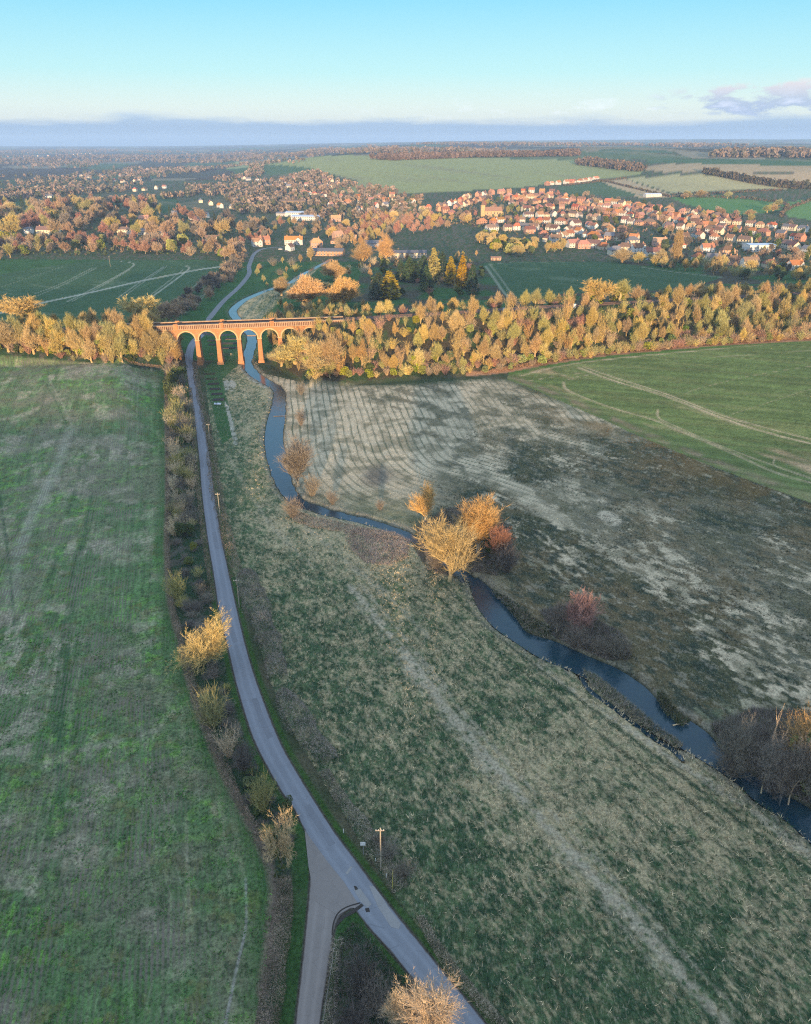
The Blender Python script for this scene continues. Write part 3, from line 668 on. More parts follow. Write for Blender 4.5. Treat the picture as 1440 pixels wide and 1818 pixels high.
def road_mat(base, dark, s=0, tracks=False):
    def f(n, b):
        co = n.n('ShaderNodeTexCoord').outputs['Object']
        c = n.mix(n.noise(.5, 6, .65, co), dark, base)
        c = n.mix(n.m('MULTIPLY', n.m('SUBTRACT', n.noise(.13+s, 4, .6, co, sc=(1, .35, 1), rot=.3), .5, True), 3, True), c, tuple(x*.72 for x in base))
        c = n.mix(n.m('MULTIPLY', n.m('SUBTRACT', n.noise(9, 4, .8, co), .45, True), 1.8, True), c, tuple(min(1, x*1.35) for x in base))
        if tracks:
            u = n.n('ShaderNodeSeparateColor'); n.l(n.n('ShaderNodeAttribute', attribute_name='col').outputs['Color'], u.inputs[0]); u = u.outputs[0]
            wob = n.m('MULTIPLY', n.m('SUBTRACT', n.noise(.09, 3, .5, co), .5), .14)
            dd = n.m('ABSOLUTE', n.m('SUBTRACT', n.m('ABSOLUTE', n.m('SUBTRACT', n.m('ADD', u, wob), .5)), .20))
            c = n.mix(n.m('MULTIPLY', n.m('SUBTRACT', 1.0, n.m('MULTIPLY', dd, 8), True), .30), c, tuple(min(1, x*1.4) for x in base))
            ed = n.m('SUBTRACT', n.m('ABSOLUTE', n.m('SUBTRACT', u, .5)), n.m('ADD', .39, n.m('MULTIPLY', n.noise(.8, 5, .7, co), .10)))
            c = n.mix(n.m('MULTIPLY', ed, 22, True), c, (.075, .062, .05))
        v = n.n('ShaderNodeTexVoronoi', feature='DISTANCE_TO_EDGE'); v.inputs['Scale'].default_value = .35; n.l(co, v.inputs[0])
        crack = n.m('MULTIPLY', n.m('SUBTRACT', .012, v.outputs['Distance'], True), 60, True)
        c = n.mix(n.m('MULTIPLY', crack, .45), c, tuple(x*.5 for x in dark))
        n.l(c, b.inputs['Base Color']); b.inputs['Roughness'].default_value = .8
        n.bump(b, n.noise(14, 3, .7, co), .4, .02)
    return f
M_road = mat('asphalt', road_mat((.205, .215, .232), (.15, .157, .17), 0, True)); M_road2 = mat('asphalt_far', road_mat((.2, .2, .2), (.15, .15, .15)))
M_side = mat('old_asphalt', road_mat((.235, .205, .18), (.16, .14, .125), .05, True))
M_patch2 = mat('darker_asphalt', road_mat((.185, .193, .208), (.135, .14, .152), .07)); M_mouth = mat('junction_asphalt', road_mat((.235, .205, .18), (.17, .15, .135), .05)); M_patch = mat('patched_asphalt', road_mat((.28, .27, .25), (.2, .19, .18), .1)); M_dark = mat('wet_mud', road_mat((.05, .042, .035), (.03, .026, .022)))
def road_strip(name, A, B, zo, m, nc=15):
    u = np.linspace(0, 1, nc); V = A[:, None]*(1-u[None, :, None])+B[:, None]*u[None, :, None]
    V = V.reshape(-1, 2); n = len(A); ii = np.arange(n*nc).reshape(n, nc); F = np.stack([ii[:-1, :-1], ii[:-1, 1:], ii[1:, 1:], ii[1:, :-1]], -1).reshape(-1, 4)
    C = np.zeros((n*nc, 3)); C[:, 0] = np.tile(u, n)
    o = mesh_np(name, np.c_[V, HR(V[:, 0], V[:, 1])+zo], F, [m], col=C, smooth=True); o['kind'] = 'structure'
    if o.data.polygons[0].normal.z < 0: o.data.flip_normals()
    return o
road_strip('road', resample(roadL, 260), resample(roadR, 260), .02, M_road)
road_strip('side_road', resample(sideL, 90), resample(sideR, 90), .012, M_side)
MOUTH = GL([(540, 1488), (552, 1500), (590, 1548), (630, 1598), (642, 1612), (618, 1616), (600, 1620), (585, 1600)], HFLAT)
sheet('road_mouth', GL([(541, 1474), (556, 1495), (584, 1533), (610, 1565), (637, 1606), (647, 1620), (640, 1612), (622, 1612), (600, 1625), (560, 1600), (548, 1540)], HFLAT), .032, M_mouth)
def ribbon(name, P, w, m, zoff, n=3, kind='structure', H=HR, res=None):
    P = smoothline(P, n); t = np.gradient(P, axis=0); t /= np.linalg.norm(t, axis=1)[:, None]+1e-9; q = np.stack([-t[:, 1], t[:, 0]], 1)*w/2
    return sheet(name, np.vstack([P+q, (P-q)[::-1]]), zoff, m, kind=kind, H=H, res=res)
ribbon('lane', GL([(355, 590), (372, 594), (395, 595), (418, 593), (436, 592)], HFLAT), 4.2, M_side, .04)
ribbon('road', GL([(371, 566), (392, 540), (405, 527), (422, 512), (436, 496), (443, 484), (442, 474), (446, 462), (452, 450), (470, 441), (510, 438)], HFLAT), 4.0, M_road2, .06)
# road wear at the junction: patches, a muddy rut and the gully
sheet('road_patch', GL([(628, 1580), (640, 1578), (660, 1606), (652, 1612), (640, 1600)], HFLAT), .036, M_patch)
sheet('road_patch', GL([(655, 1572), (664, 1574), (678, 1592), (690, 1612), (712, 1640), (708, 1650), (694, 1646), (672, 1612)], HFLAT), .040, M_patch)
sheet('road_patch', GL([(613, 1550), (623, 1538), (626, 1540), (617, 1553)], HFLAT), .036, M_patch)
for pp in ([(352, 770), (356, 800), (360, 830)], [(398, 1075), (408, 1110), (418, 1140)], [(452, 1240), (464, 1275), (480, 1310)], [(545, 1430), (566, 1462), (590, 1500)], [(380, 945), (386, 975)]):
    ribbon('road_patch', GL(pp, HFLAT), 1.1, M_patch2, .034)
sheet('mud', GL([(622, 1618), (634, 1610), (642, 1604), (646, 1608), (640, 1613), (628, 1622), (612, 1630), (598, 1645), (596, 1640), (606, 1628)], HFLAT), .044, M_dark)
sheet('mud', GL([(628, 1573), (633, 1574), (636, 1579), (631, 1581)], HFLAT), .044, M_dark)
sheet('mud', GL([(648, 1613), (655, 1612), (657, 1619), (650, 1620)], HFLAT), .046, M_dark)
ribbon('road_crack', GL([(590, 1660), (592, 1640), (600, 1622), (615, 1611), (640, 1603)], HFLAT), .22, M_dark, .05)
ribbon('road_edge_mark', GL([(573, 1818), (580, 1770), (588, 1720), (593, 1680)], HFLAT), .12, M_patch, .05)
# ------------------------------------------------------------------ viaduct
def brick(col, rnd=0):
    def f(n, b):
        co = n.n('ShaderNodeTexCoord').outputs['Object']
        c = n.mix(n.noise(.35, 5, .65, co), tuple(x*.62 for x in col), tuple(min(1, x*1.25) for x in col))
        c = n.mix(n.m('MULTIPLY', n.m('SUBTRACT', n.noise(1.3, 6, .75, co), .48, True), 3.0, True), c, tuple(x*.5 for x in col))
        c = n.mix(n.m('MULTIPLY', n.m('SUBTRACT', n.noise(.9, 5, .7, co, sc=(1, 1, .12)), .55, True), 3.5, True), c, tuple(x*.45 for x in col))
        c = n.mix(n.m('MULTIPLY', n.m('SUBTRACT', n.noise(.5, 4, .6, co, sc=(1, 1, .25)), .55, True), 3, True), c, (.42, .27, .2))
        n.l(c, b.inputs['Base Color']); b.inputs['Roughness'].default_value = .9
    return f
M_brick = mat('red_brick', brick((.43, .20, .088))); M_ring = mat('yellow_brick', brick((.56, .36, .19)))
M_cope = mat('pale_coping', speck((.36, .25, .16), .3, .8, rnd=0)); M_recess = mat('recess_shade_brick', brick((.16, .07, .045)))  # recess brick darkened: the openings' shade is put into its colour
M_ballast = mat('ballast', speck((.095, .082, .075), .5, 2.5, rnd=0)); M_rail = mat('rusty_rail', speck((.22, .13, .09), .3, 3, .5, rnd=0))
M_white = mat('white_paint', speck((.75, .74, .70), .12, 1, .6, rnd=.08)); M_metal = mat('grey_metal', speck((.32, .32, .33), .2, 2, .5, rnd=.1))
va = math.atan(.16); u_x = np.array([math.cos(va), math.sin(va)])
V0 = np.array([VX0, 386.8+.16*(VX0+96.6)]); vp = PITCHX/math.cos(va); VL = vp*9; DEP = 8.4
via = empty('viaduct', (V0[0], V0[1], 0), va, 'long red brick railway viaduct of nine round arches striding across road and river', 'viaduct')
SPR, RAD, TOPZ = 13.1, 4.28, 19.5
NA = 20
body = MB()
for k in range(9):
    x0 = k*vp; cx = x0+vp/2; x1 = x0+vp
    arc = [(cx-RAD*math.cos(math.pi*i/NA), SPR+RAD*math.sin(math.pi*i/NA)) for i in range(NA+1)]
    for yf, fl in ((0, 1), (DEP, -1)):
        def q(a, b, c, d): body.poly((a, b, c, d)[::fl])
        P = lambda x, z_: (x, yf, z_)
        q(P(x0, SPR), P(arc[0][0], SPR), P(arc[0][0], TOPZ), P(x0, TOPZ)); q(P(arc[-1][0], SPR), P(x1, SPR), P(x1, TOPZ), P(arc[-1][0], TOPZ))
        for (a, za), (b, zb) in zip(arc[:-1], arc[1:]): q(P(a, za), P(b, zb), P(b, TOPZ), P(a, TOPZ))
    for (a, za), (b, zb) in zip(arc[:-1], arc[1:]): body.poly(((a, 0, za), (a, DEP, za), (b, DEP, zb), (b, 0, zb)))
    # rings of paler brick, proud of the face
    for yf, yo in ((0, -.12), (DEP, DEP+.12)):
        rg = MB()
        for i in range(NA):
            t0, t1 = math.pi*i/NA, math.pi*(i+1)/NA
            def pt(r, t, y): return (cx-r*math.cos(t), y, SPR+r*math.sin(t))
            a, b = RAD-.02, RAD+.62
            rg.poly((pt(a, t0, yo), pt(a, t1, yo), pt(b, t1, yo), pt(b, t0, yo))); rg.poly((pt(b, t0, yo), pt(b, t1, yo), pt(b, t1, yf), pt(b, t0, yf))); rg.poly((pt(a, t0, yf), pt(a, t1, yf), pt(a, t1, yo), pt(a, t0, yo)))
        rg.build('arch_ring', M_ring, via)
body.poly(((0, 0, TOPZ), (VL, 0, TOPZ), (VL, DEP, TOPZ), (0, DEP, TOPZ)))
body.build('spandrel_wall', M_brick, via)
for k in range(1, 9):
    x = k*vp; gz_ = z1(*(V0+u_x*x))-1.6
    pm = MB(); hwt = vp/2-RAD
    pm.frus((x-hwt-.32, x+hwt+.32, -.5, DEP+.5), (x-hwt, x+hwt, -.05, DEP+.05), gz_, SPR-.5)
    pm.box(x-hwt-.22, x+hwt+.22, -.22, DEP+.22, SPR-.5, SPR-.003, 1)          # impost band
    pm.frus((x-hwt-.7, x+hwt+.7, -.9, DEP+.9), (x-hwt-.55, x+hwt+.55, -.75, DEP+.75), gz_, gz_+3.0)
    pm.build('pier', [M_brick, M_ring], via)
    for yy in (-.06, DEP+.06):
        tp = MB(); tp.tube((x, yy-.05, 16.6), (x, yy+.05, 16.6), .32, .32, 10, cap=True); tp.build('tie_plate', M_cope, via)
for x, xx in ((-13, 0.0), (VL, VL+13)):
    ab = MB(); ab.box(x, xx, -.25, DEP+.25, 4, TOPZ); ab.build('abutment', M_brick, via)
for s, yb in ((-1, 0.0), (1, DEP)):
    pr = MB(); y0, y1 = (yb-.30, yb+.45) if s < 0 else (yb-.45, yb+.30)
    yo = y0 if s < 0 else y1
    pr.box(-13, VL+13, y0+.12, y1-.12, TOPZ-.9, 20.85, 2)
    pr.box(-13, VL+13, y0-.05, y1+.05, TOPZ-.95, TOPZ-.6, 1)
    nd2 = int((VL+26)/.92)
    for i in range(nd2):
        xx = -13+.2+i*.92; pr.box(xx, xx+.44, min(yo, yo+.14*-s*0)-.0 if s < 0 else yo-.14, yo+.14 if s < 0 else yo, TOPZ-.6, 20.6, 1)
    for kx in (VL*.23, VL*.47, VL*.74): pr.box(kx-1.1, kx+1.1, y0-.2, y1+.2, TOPZ-.6, 21.5, 0)
    pr.box(-13, VL+13, y0-.12, y1+.12, 20.6, 21.05, 1)
    pr.build('parapet', [M_brick, M_cope, M_recess], via)
# railway: ballast strip and rails along the whole line
def offs(P, d):
    P = np.array(P); t = np.gradient(P, axis=0); t /= np.linalg.norm(t, axis=1)[:, None]; return P+np.stack([-t[:, 1], t[:, 0]], 1)*d
RL = np.array([(x, float(raily(x))) for x in np.r_[np.linspace(-700, 900, 161)]])
def strip3(name, P, w, z0, z1_, m, parent=None, kind=None):
    A = offs(P, w/2); B = offs(P, -w/2); b = MB()
    for i in range(len(P)-1):
        b.poly([(*B[i], z1_), (*B[i+1], z1_), (*A[i+1], z1_), (*A[i], z1_)]); b.poly([(*B[i], z0), (*B[i+1], z0), (*B[i+1], z1_), (*B[i], z1_)]); b.poly([(*A[i+1], z0), (*A[i], z0), (*A[i], z1_), (*A[i+1], z1_)])
    o = b.build(name, m, parent)
    if kind: o['kind'] = kind
    return o
strip3('railway_bed', RL, 7.2, TOPZ+.02, 20.15, M_ballast, kind='structure')
rt = empty('railway_track', (0, 0, 0), 0, 'double railway track of thin rusty rails along the viaduct deck and embankment', 'railway track')
for o_ in (-2.55, -1.1, 1.1, 2.55): strip3('rail', offs(RL, o_), .12, 20.15, 20.32, M_rail, rt)

# ------------------------------------------------------------------ trees
def bark(c): return speck(c, .35, 1.2, .9, rnd=.18)
M_bark = {'grey': mat('grey_bark', bark((.24, .205, .16))), 'brown': mat('brown_twigs', bark((.42, .30, .19))), 'tan': mat('tan_twigs', bark((.46, .33, .16))), 'amber': mat('amber_twigs', bark((.50, .33, .14))), 'gold': mat('golden_twigs', bark((.56, .42, .16))),
          'orange': mat('orange_twigs', bark((.60, .38, .16))), 'olive': mat('olive_twigs', bark((.40, .36, .14))), 'pale': mat('pale_twigs', bark((.60, .47, .30))),
          'red': mat('reddish_twigs', bark((.40, .22, .16))), 'dark': mat('dark_twigs', bark((.17, .145, .125))), 'straw': mat('dead_wood', bark((.66, .50, .30))),
          'lime': mat('lime_twigs', bark((.27, .30, .07)))}
def leafm(c, r=.45): return speck(c, .4, .9, .75, rnd=r)
M_ivy = mat('ivy_leaves', leafm((.26, .27, .06))); M_con = mat('conifer_needles', leafm((.045, .075, .03), .3)); M_ever = mat('evergreen_leaves', leafm((.09, .12, .035)))
M_gcon = mat('golden_conifer_needles', leafm((.28, .21, .05)))
def grow(mt, mc, p, d, Ln, r, lev, mx, rng, pr):
    d = np.array(d, float); p = np.array(p, float); ns = pr.get('seg', 3)
    for i in range(ns):
        d = d+rng.normal(size=3)*pr['jit']+np.array((0, 0, pr['up'])); d /= np.linalg.norm(d)
        q = p+d*Ln/ns; r1 = r*(1-.45*(i+1)/ns)/(1-.45*i/ns)
        (mt if lev == 0 else mc).tube(p, q, r, r1, 6 if lev == 0 else (4 if lev == 1 else 3), 0)
        p = q; r = r1
        if lev < mx and (i >= 1 or lev > 0 or pr.get('low')):
            nc = pr['nc'][min(lev, len(pr['nc'])-1)]
            for _ in range(nc):
                a = rng.uniform(*pr['ang']); ph = rng.uniform(0, 6.283)
                s = np.cross(d, (math.cos(ph), math.sin(ph), .3)); s /= np.linalg.norm(s)+1e-9
                e = d*math.cos(a)+s*math.sin(a)
                grow(mt, mc, p, e, Ln*rng.uniform(.5, .78)*pr.get('ratio', 1), r*pr.get('rr', .55), lev+1, mx, rng, pr)
        if lev == mx:
            for _ in range(pr['tw']):
                e = d+rng.normal(size=3)*pr.get('fl', .45)+np.array((0, 0, pr.get('tu', .1))); e /= np.linalg.norm(e)
                mc.blade(p, p+e*pr['tl']*rng.uniform(.6, 1.3), pr['twd'], rng)
def normal(mbs, h, w, warp=0.0):
    V = np.vstack([np.array(m.v) for m in mbs if m.v]); zx = np.percentile(V[:, 2], 99.5); rr = np.percentile(np.hypot(V[:, 0], V[:, 1]), 97)
    mx_, my_, mz_ = V[:, 0].mean(), V[:, 1].mean(), max(V[:, 2].mean(), .1)
    rr = np.percentile(np.hypot(V[:, 0]-mx_*V[:, 2]/mz_, V[:, 1]-my_*V[:, 2]/mz_), 97)
    for m in mbs:
        o = []
        for x, y, z_ in m.v:
            f = (1.0+warp*(.62-z_/zx))*w/2/rr; o.append(((x-mx_*z_/mz_)*f, (y-my_*z_/mz_)*f, z_*h/zx))
        m.v = o
def leafcloud(mb, c, rad, n, r, rng, m=0, hollow=.55):
    for _ in range(n):
        v = rng.normal(size=3); v /= np.linalg.norm(v); v *= rng.uniform(hollow, 1)**.6
        mb.leaf((c[0]+v[0]*rad[0], c[1]+v[1]*rad[1], c[2]+v[2]*rad[2]), r*rng.uniform(.6, 1.3), rng, m)
class Tpl:
    """a plant kind: list of (part name, mesh); the first use and every copy share the meshes"""
    def __init__(s, name, cat, parts, h): s.name = name; s.cat = cat; s.parts = parts; s.h = h
def bare(name, seed, h, w, col, trunk='grey', nc=(3, 3, 2), ang=(.45, .95), up=.10, jit=.16, tw=5, tl=.9, twd=.1, mx=3, L0=.5, ivy=0, low=False, seg=3, tr=.28, ivyc=None, cat='tree', ratio=1, warp=0.0):
    rng = np.random.default_rng(seed); t, c = MB(), MB()
    grow(t, c, (0, 0, -.3), (0, 0, 1), h*L0, tr, 0, mx, rng, dict(nc=nc, ang=ang, up=up, jit=jit, tw=tw, tl=tl, twd=twd, low=low, seg=seg, ratio=ratio))
    normal([t, c], h, w, warp); parts = [('trunk', t.mesh('trunk', [M_bark[trunk]])), ('crown', c.mesh('crown', [M_bark[col]]))]
    if ivy:
        iv = MB(); cl = rng.integers(5, 8)
        for k in range(cl): leafcloud(iv, (rng.normal()*w*.13, rng.normal()*w*.13, h*(.12+.62*k/cl)), (w*.17, w*.17, h*.10), ivy, .34, rng)
        parts.append(('ivy', iv.mesh('ivy', [ivyc or M_ivy])))
    return Tpl(name, cat, parts, h)
def stems(name, seed, h, w, col, n=90, twn=5, wd=.07, cat='shrub', fan=.9, leaf=None, nl=0, lr=.22):
    """many-stemmed shrub"""
    rng = np.random.default_rng(seed); b = MB(); lf = MB()
    for i in range(n):
        a = rng.uniform(0, 6.283); t = rng.uniform(0, 1)**.6*fan; L_ = h*rng.uniform(.65, 1.05)
        d = np.array((math.cos(a)*math.sin(t), math.sin(a)*math.sin(t), math.cos(t))); p = np.array((rng.normal()*w*.05, rng.normal()*w*.05, -.1))
        for k in range(3):
            q = p+(d+rng.normal(size=3)*.16)*L_/3; b.tube(p, q, wd*.5*(1-.25*k), wd*.5*(.72-.25*k), 3); p = q
            for _ in range(twn if k else 1):
                e = d+rng.normal(size=3)*.6; b.blade(p, p+e*L_*.2*rng.uniform(.5, 1.2), wd*.85, rng)
            if nl and k: 
                for _ in range(nl): lf.leaf(p+rng.normal(size=3)*L_*.10, lr*rng.uniform(.6, 1.2), rng)
    normal([b, lf] if lf.v else [b], h, w); parts = [('stems', b.mesh('stems', [M_bark[col]]))]
    if lf.v: parts.append(('foliage', lf.mesh('foliage', [leaf])))
    return Tpl(name, cat, parts, h)
def conifer(name, seed, h, w, m, top=.12):
    rng = np.random.default_rng(seed); t, f = MB(), MB(); t.tube((0, 0, -.3), (0, 0, h*.9), .25, .05, 6)
    for i in range(900):
        s = rng.uniform(0, 1)**.75; zz = h*(1-s*.94); r = w/2*(top+(1-top)*s**.8)*(.35+.65*rng.uniform()**.4)*(1+.16*math.sin(zz*5)); a = rng.uniform(0, 6.283)
        f.leaf((math.cos(a)*r, math.sin(a)*r, zz+rng.normal()*.2), .42*rng.uniform(.6, 1.2), rng)
    f.v = [tuple(v) for v in f.v]
    return Tpl(name, 'conifer', [('trunk', t.mesh('trunk', [M_bark['dark']])), ('crown', f.mesh('crown', [m]))], h)
def leafy(name, seed, h, w, m, cl=12, n=110, cat='shrub', lr=.32):
    rng = np.random.default_rng(seed); t, f = MB(), MB()
    for k in range(cl):
        a = rng.uniform(0, 6.283); r = w*.30*rng.uniform(.1, 1); zz = h*rng.uniform(.3, .82)
        c = (math.cos(a)*r, math.sin(a)*r, zz); t.tube((0, 0, -.2), c, .09, .03, 4); leafcloud(f, c, (w*.2, w*.2, h*.17), n, lr, rng)
    return Tpl(name, cat, [('trunk', t.mesh('trunk', [M_bark['dark']])), ('crown', f.mesh('crown', [m]))], h)
def joined(tp):
    """single mesh version of a plant, for where it is only a few pixels tall"""
    b = MB(); mats = []
    for nm, me in tp.parts:
        o = len(b.v); b.v += [tuple(v.co) for v in me.vertices]; b.f += [tuple(i+o for i in p.vertices) for p in me.polygons]; b.m += [len(mats)]*len(me.polygons); mats.append(me.materials[0])
    return Tpl(tp.name, tp.cat, [(tp.name, b.mesh(tp.name, mats))], tp.h)
PR = np.random.default_rng(7)
def plant(tp, x, y, h, w=None, label=None, group=None, cat=None, zoff=0.0, name=None, rot=None):
    s = h/tp.h; sw = s if w is None else w
    z_ = z1(x, y)+zoff
    rz = PR.uniform(0, 6.283) if rot is None else rot
    if len(tp.parts) == 1:
        o = bpy.data.objects.new(name or tp.name, tp.parts[0][1]); COL.objects.link(o); o.location = (x, y, z_); o.rotation_euler = (0, 0, rz); r = o
    else:
        r = empty(name or tp.name, (x, y, z_), rz)
        for nm, me in tp.parts:
            o = bpy.data.objects.new(nm, me); COL.objects.link(o); o.parent = r
    r.scale = (sw, sw, s)
    tag(r, label, cat or tp.cat, group); return r
# kinds
T_wood = [bare('bare_tree', 11+i, 11, 6.4, ('tan', 'gold', 'olive', 'tan', 'amber', 'olive')[i], trunk='tan', nc=(4, 2, 2), tw=4, tl=1.5, twd=.07, up=.22, ang=(.2, .6), warp=.9, low=True, L0=.42, tr=.26, seg=4 if i % 2 else 3) for i in range(6)]
T_ivy = [bare('ivy_clad_tree', 31+i, 11, 7.5, ('gold', 'olive', 'tan')[i], trunk='tan', nc=(4, 2, 2), tw=4, tl=1.5, twd=.07, up=.22, ang=(.2, .6), warp=.9, low=True, L0=.4, ivy=(60, 85, 45)[i]) for i in range(3)]
T_far = [bare('bare_tree', 131+i, 11, 9, ('red', 'brown', 'grey', 'dark')[i], trunk='grey', nc=(4, 2, 2), tw=4, tl=1.3, twd=.17, up=.14, ang=(.3, .8), low=True, warp=.6, L0=.42) for i in range(4)]
T_oak = [bare('spreading_tree', 41+i, 11, 12, ('gold', 'brown')[i], nc=(4, 3, 3), tw=5, tl=.9, twd=.10, ang=(.6, 1.1), up=.06, L0=.42, ivy=(40, 0)[i], tr=.45) for i in range(2)]
T_cop = [stems('coppiced_tree', 171+i, 9, 5.5, ('gold', 'tan', 'olive', 'amber')[i], n=46, wd=.11, twn=6, fan=.55, cat='tree') for i in range(4)]
T_poplar = bare('poplar', 51, 20, 4, 'tan', nc=(4, 3, 2), ang=(.2, .4), up=.35, tw=6, tl=1.3, twd=.16, L0=.8, seg=6)
T_shrub = [stems('shrub', 61+i, 4, 5, ('pale', 'olive', 'brown', 'grey')[i], n=80, wd=.09) for i in range(4)]
T_scrub = [stems('scrub_bush', 71+i, 5, 6, ('gold', 'brown', 'olive', 'red')[i], n=80, wd=.13, twn=4, fan=.75) for i in range(4)]
T_leafy = [leafy('evergreen_bush', 81+i, 5, 5, (M_ivy, M_ever, M_ever)[i]) for i in range(3)]
T_con = [conifer('conifer', 91, 14, 6, M_con), conifer('conifer', 92, 12, 4.5, M_con), conifer('golden_conifer', 93, 12, 5, M_gcon)]
T_golden = [bare('golden_willow', 95+i, 10, 10, ('orange', 'gold')[i], trunk='orange', nc=(5, 3, 3), tw=4, tl=1.1, twd=.13, ang=(.2, .8), up=.18, L0=.42, low=True, warp=.9) for i in range(2)]
J_far = [joined(t) for t in T_far]; J_wood = [joined(t) for t in T_wood]; J_oak = [joined(t) for t in T_oak]; J_con = [joined(t) for t in T_con]; J_leafy = [joined(t) for t in T_leafy]; J_scrub = [joined(t) for t in T_scrub]; J_ivy = [joined(t) for t in T_ivy]
J_shrub = [joined(t) for t in T_shrub]; J_gold = [joined(t) for t in T_golden]
# ------------------------------------------------------------------ planting
rs = random.Random(5)
def scatter(poly_px, n, mind, H=HR, tries=60, seed=1):
    """points spread evenly over the ground inside an outline traced in the photograph"""
    P = GL(poly_px, H); r = np.random.default_rng(seed); x0, y0 = P.min(0); x1, y1 = P.max(0); out = []
    k = 0
    while len(out) < n and k < n*tries:
        k += 1; p = np.array((r.uniform(x0, x1), r.uniform(y0, y1)))
        if not inpoly(p[:1], p[1:], P)[0]: continue
        if any(abs(p[0]-q[0]) < mind and abs(p[1]-q[1]) < mind and (p[0]-q[0])**2+(p[1]-q[1])**2 < mind*mind for q in out): continue
        out.append(p)
    return out
def pxm(u, v, px, H=HR):
    """metres covered by px pixels of the photograph at the ground point seen at (u, v)"""
    x, y = G1(u, v, H); return px*depth(x, y, z1(x, y))/1331
def htop(x, y, vtop):
    """height of something standing at x, y whose top is seen at row vtop"""
    dp = PITCH-math.atan((909-vtop)/1331); return HC-y*math.tan(dp)-z1(x, y)
def hero(tp, u, vb, vt, wpx, label, cat=None, group=None, name=None, wf=1.0):
    x, y = G1(u, vb); wd = pxm(u, vb, wpx)
    h = htop(x, y+wd*.22, vt); h = max(h, 1.0)
    r = plant(tp, x, y, h, label=label, cat=cat, group=group, name=name); s = wd*wf/tp.w; r.scale = (s, s, h/tp.h); return r
for lst in (T_cop, T_far, T_wood, T_ivy, T_oak, T_shrub, T_scrub, T_leafy, T_con, T_golden, [T_poplar], J_wood, J_oak, J_con, J_far, J_leafy, J_scrub, J_ivy, J_shrub, J_gold):
    for t in lst:
        V = np.array([tuple(v.co) for v in t.parts[-1 if t.parts[-1][0] != 'ivy' else 1][1].vertices]); t.w = 2*float(np.percentile(np.hypot(V[:, 0], V[:, 1]), 95))
# near trees, each its own build
def H_(name, seed, h, w, col, **k):
    t = bare(name, seed, h, w, col, **k); t.w = w; return t
n_a = H_('bare_tree', 201, 10, 11, 'gold', trunk='grey', nc=(5, 3, 3), mx=3, tw=4, tl=.5, twd=.03, ang=(.45, 1.0), up=.08, L0=.40, tr=.22, low=True)
hero(n_a, 372, 1185, 1088, 96, 'rounded golden twiggy tree leaning over the left edge of the lane', 'tree')
n_b = H_('bare_tree', 205, 9, 10, 'straw', trunk='straw', nc=(4, 3, 3), mx=3, tw=4, tl=.5, twd=.025, ang=(.35, .85), up=.12, L0=.42, tr=.17)
hero(n_b, 765, 1862, 1712, 112, 'bare golden-lit tree beside the right-hand road at the bottom edge', 'tree')
hero(n_b, 702, 1830, 1752, 46, 'small bare sapling left of the golden tree at the bottom edge', 'tree').rotation_euler[2] = 2
n_c = H_('bare_tree', 209, 7, 7, 'straw', trunk='grey', nc=(3, 3, 2), mx=3, tw=5, tl=.45, twd=.03, ang=(.4, 1), up=.1, L0=.36, tr=.13, ivy=25, ivyc=M_ever)
hero(n_c, 503, 1545, 1440, 66, 'ivy-tangled bare tree with golden top where the side road splits off', 'tree')
n_w = H_('willow', 213, 12, 14, 'tan', trunk='tan', nc=(5, 3, 2), mx=3, tw=5, tl=.7, twd=.03, ang=(.35, .95), up=.20, jit=.11, L0=.32, low=True, tr=.26)
hero(n_w, 798, 1032, 908, 104, 'largest golden willow spreading over the river bend', 'tree')
n_o = H_('willow', 217, 12, 11, 'orange', trunk='pale', nc=(4, 3, 3), mx=3, tw=3, tl=.9, twd=.036, ang=(.2, .6), up=.22, L0=.36, low=True, tr=.22)
hero(n_o, 850, 985, 874, 86, 'orange-topped willow behind the large golden willow', 'tree')
hero(n_o, 755, 925, 858, 46, 'small orange-topped willow standing alone left of the willow clump', 'tree').rotation_euler[2] = 1.3
n_y = H_('willow', 221, 10, 12, 'grey', trunk='pale', nc=(4, 3, 3), mx=3, tw=3, tl=.9, twd=.036, ang=(.2, .6), up=.20, L0=.36, low=True, tr=.2)
hero(n_y, 530, 862, 776, 72, 'pale yellow willow hanging over the straight reach of the river', 'tree')
n_r = H_('bare_tree', 225, 10, 9, 'red', trunk='grey', nc=(5, 3, 2), mx=3, tw=5, tl=.7, twd=.035, ang=(.25, .7), up=.18, L0=.4, low=True, tr=.18)
hero(n_r, 1028, 1128, 1050, 62, 'red-tipped bare tree on the bank above the middle river reach', 'tree')
hero(n_r, 885, 1000, 928, 46, 'dull reddish tree at the right edge of the willow clump', 'tree').rotation_euler[2] = 2.2
n_g = H_('bare_tree', 229, 10, 9, 'grey', trunk='pale', nc=(5, 3, 2), mx=3, tw=5, tl=.7, twd=.035, ang=(.3, .9), up=.14, L0=.45, low=True, tr=.16)
hero(n_g, 988, 1125, 1062, 40, 'small grey bare tree left of the red-tipped tree', 'tree')
for u, vb, vt, w, l in ((1300, 1372, 1262, 66, 'grey bare tree at the left end of the wood by the lower river'), (1352, 1405, 1290, 70, 'grey bare tree in the middle of the wood by the lower river'),
                        (1400, 1425, 1300, 74, 'grey bare tree right of the dead snag by the lower river'), (1448, 1440, 1280, 80, 'grey bare tree cut by the right edge above the lower river'),
                        (1330, 1345, 1270, 60, 'grey bare tree at the back of the wood by the lower river'), (1390, 1350, 1262, 60, 'tall grey tree behind the dead snag'), (1290, 1330, 1262, 44, 'slender grey tree farthest up the bank of the lower wood')):
    hero(n_g, u, vb, vt, w, l, 'tree')
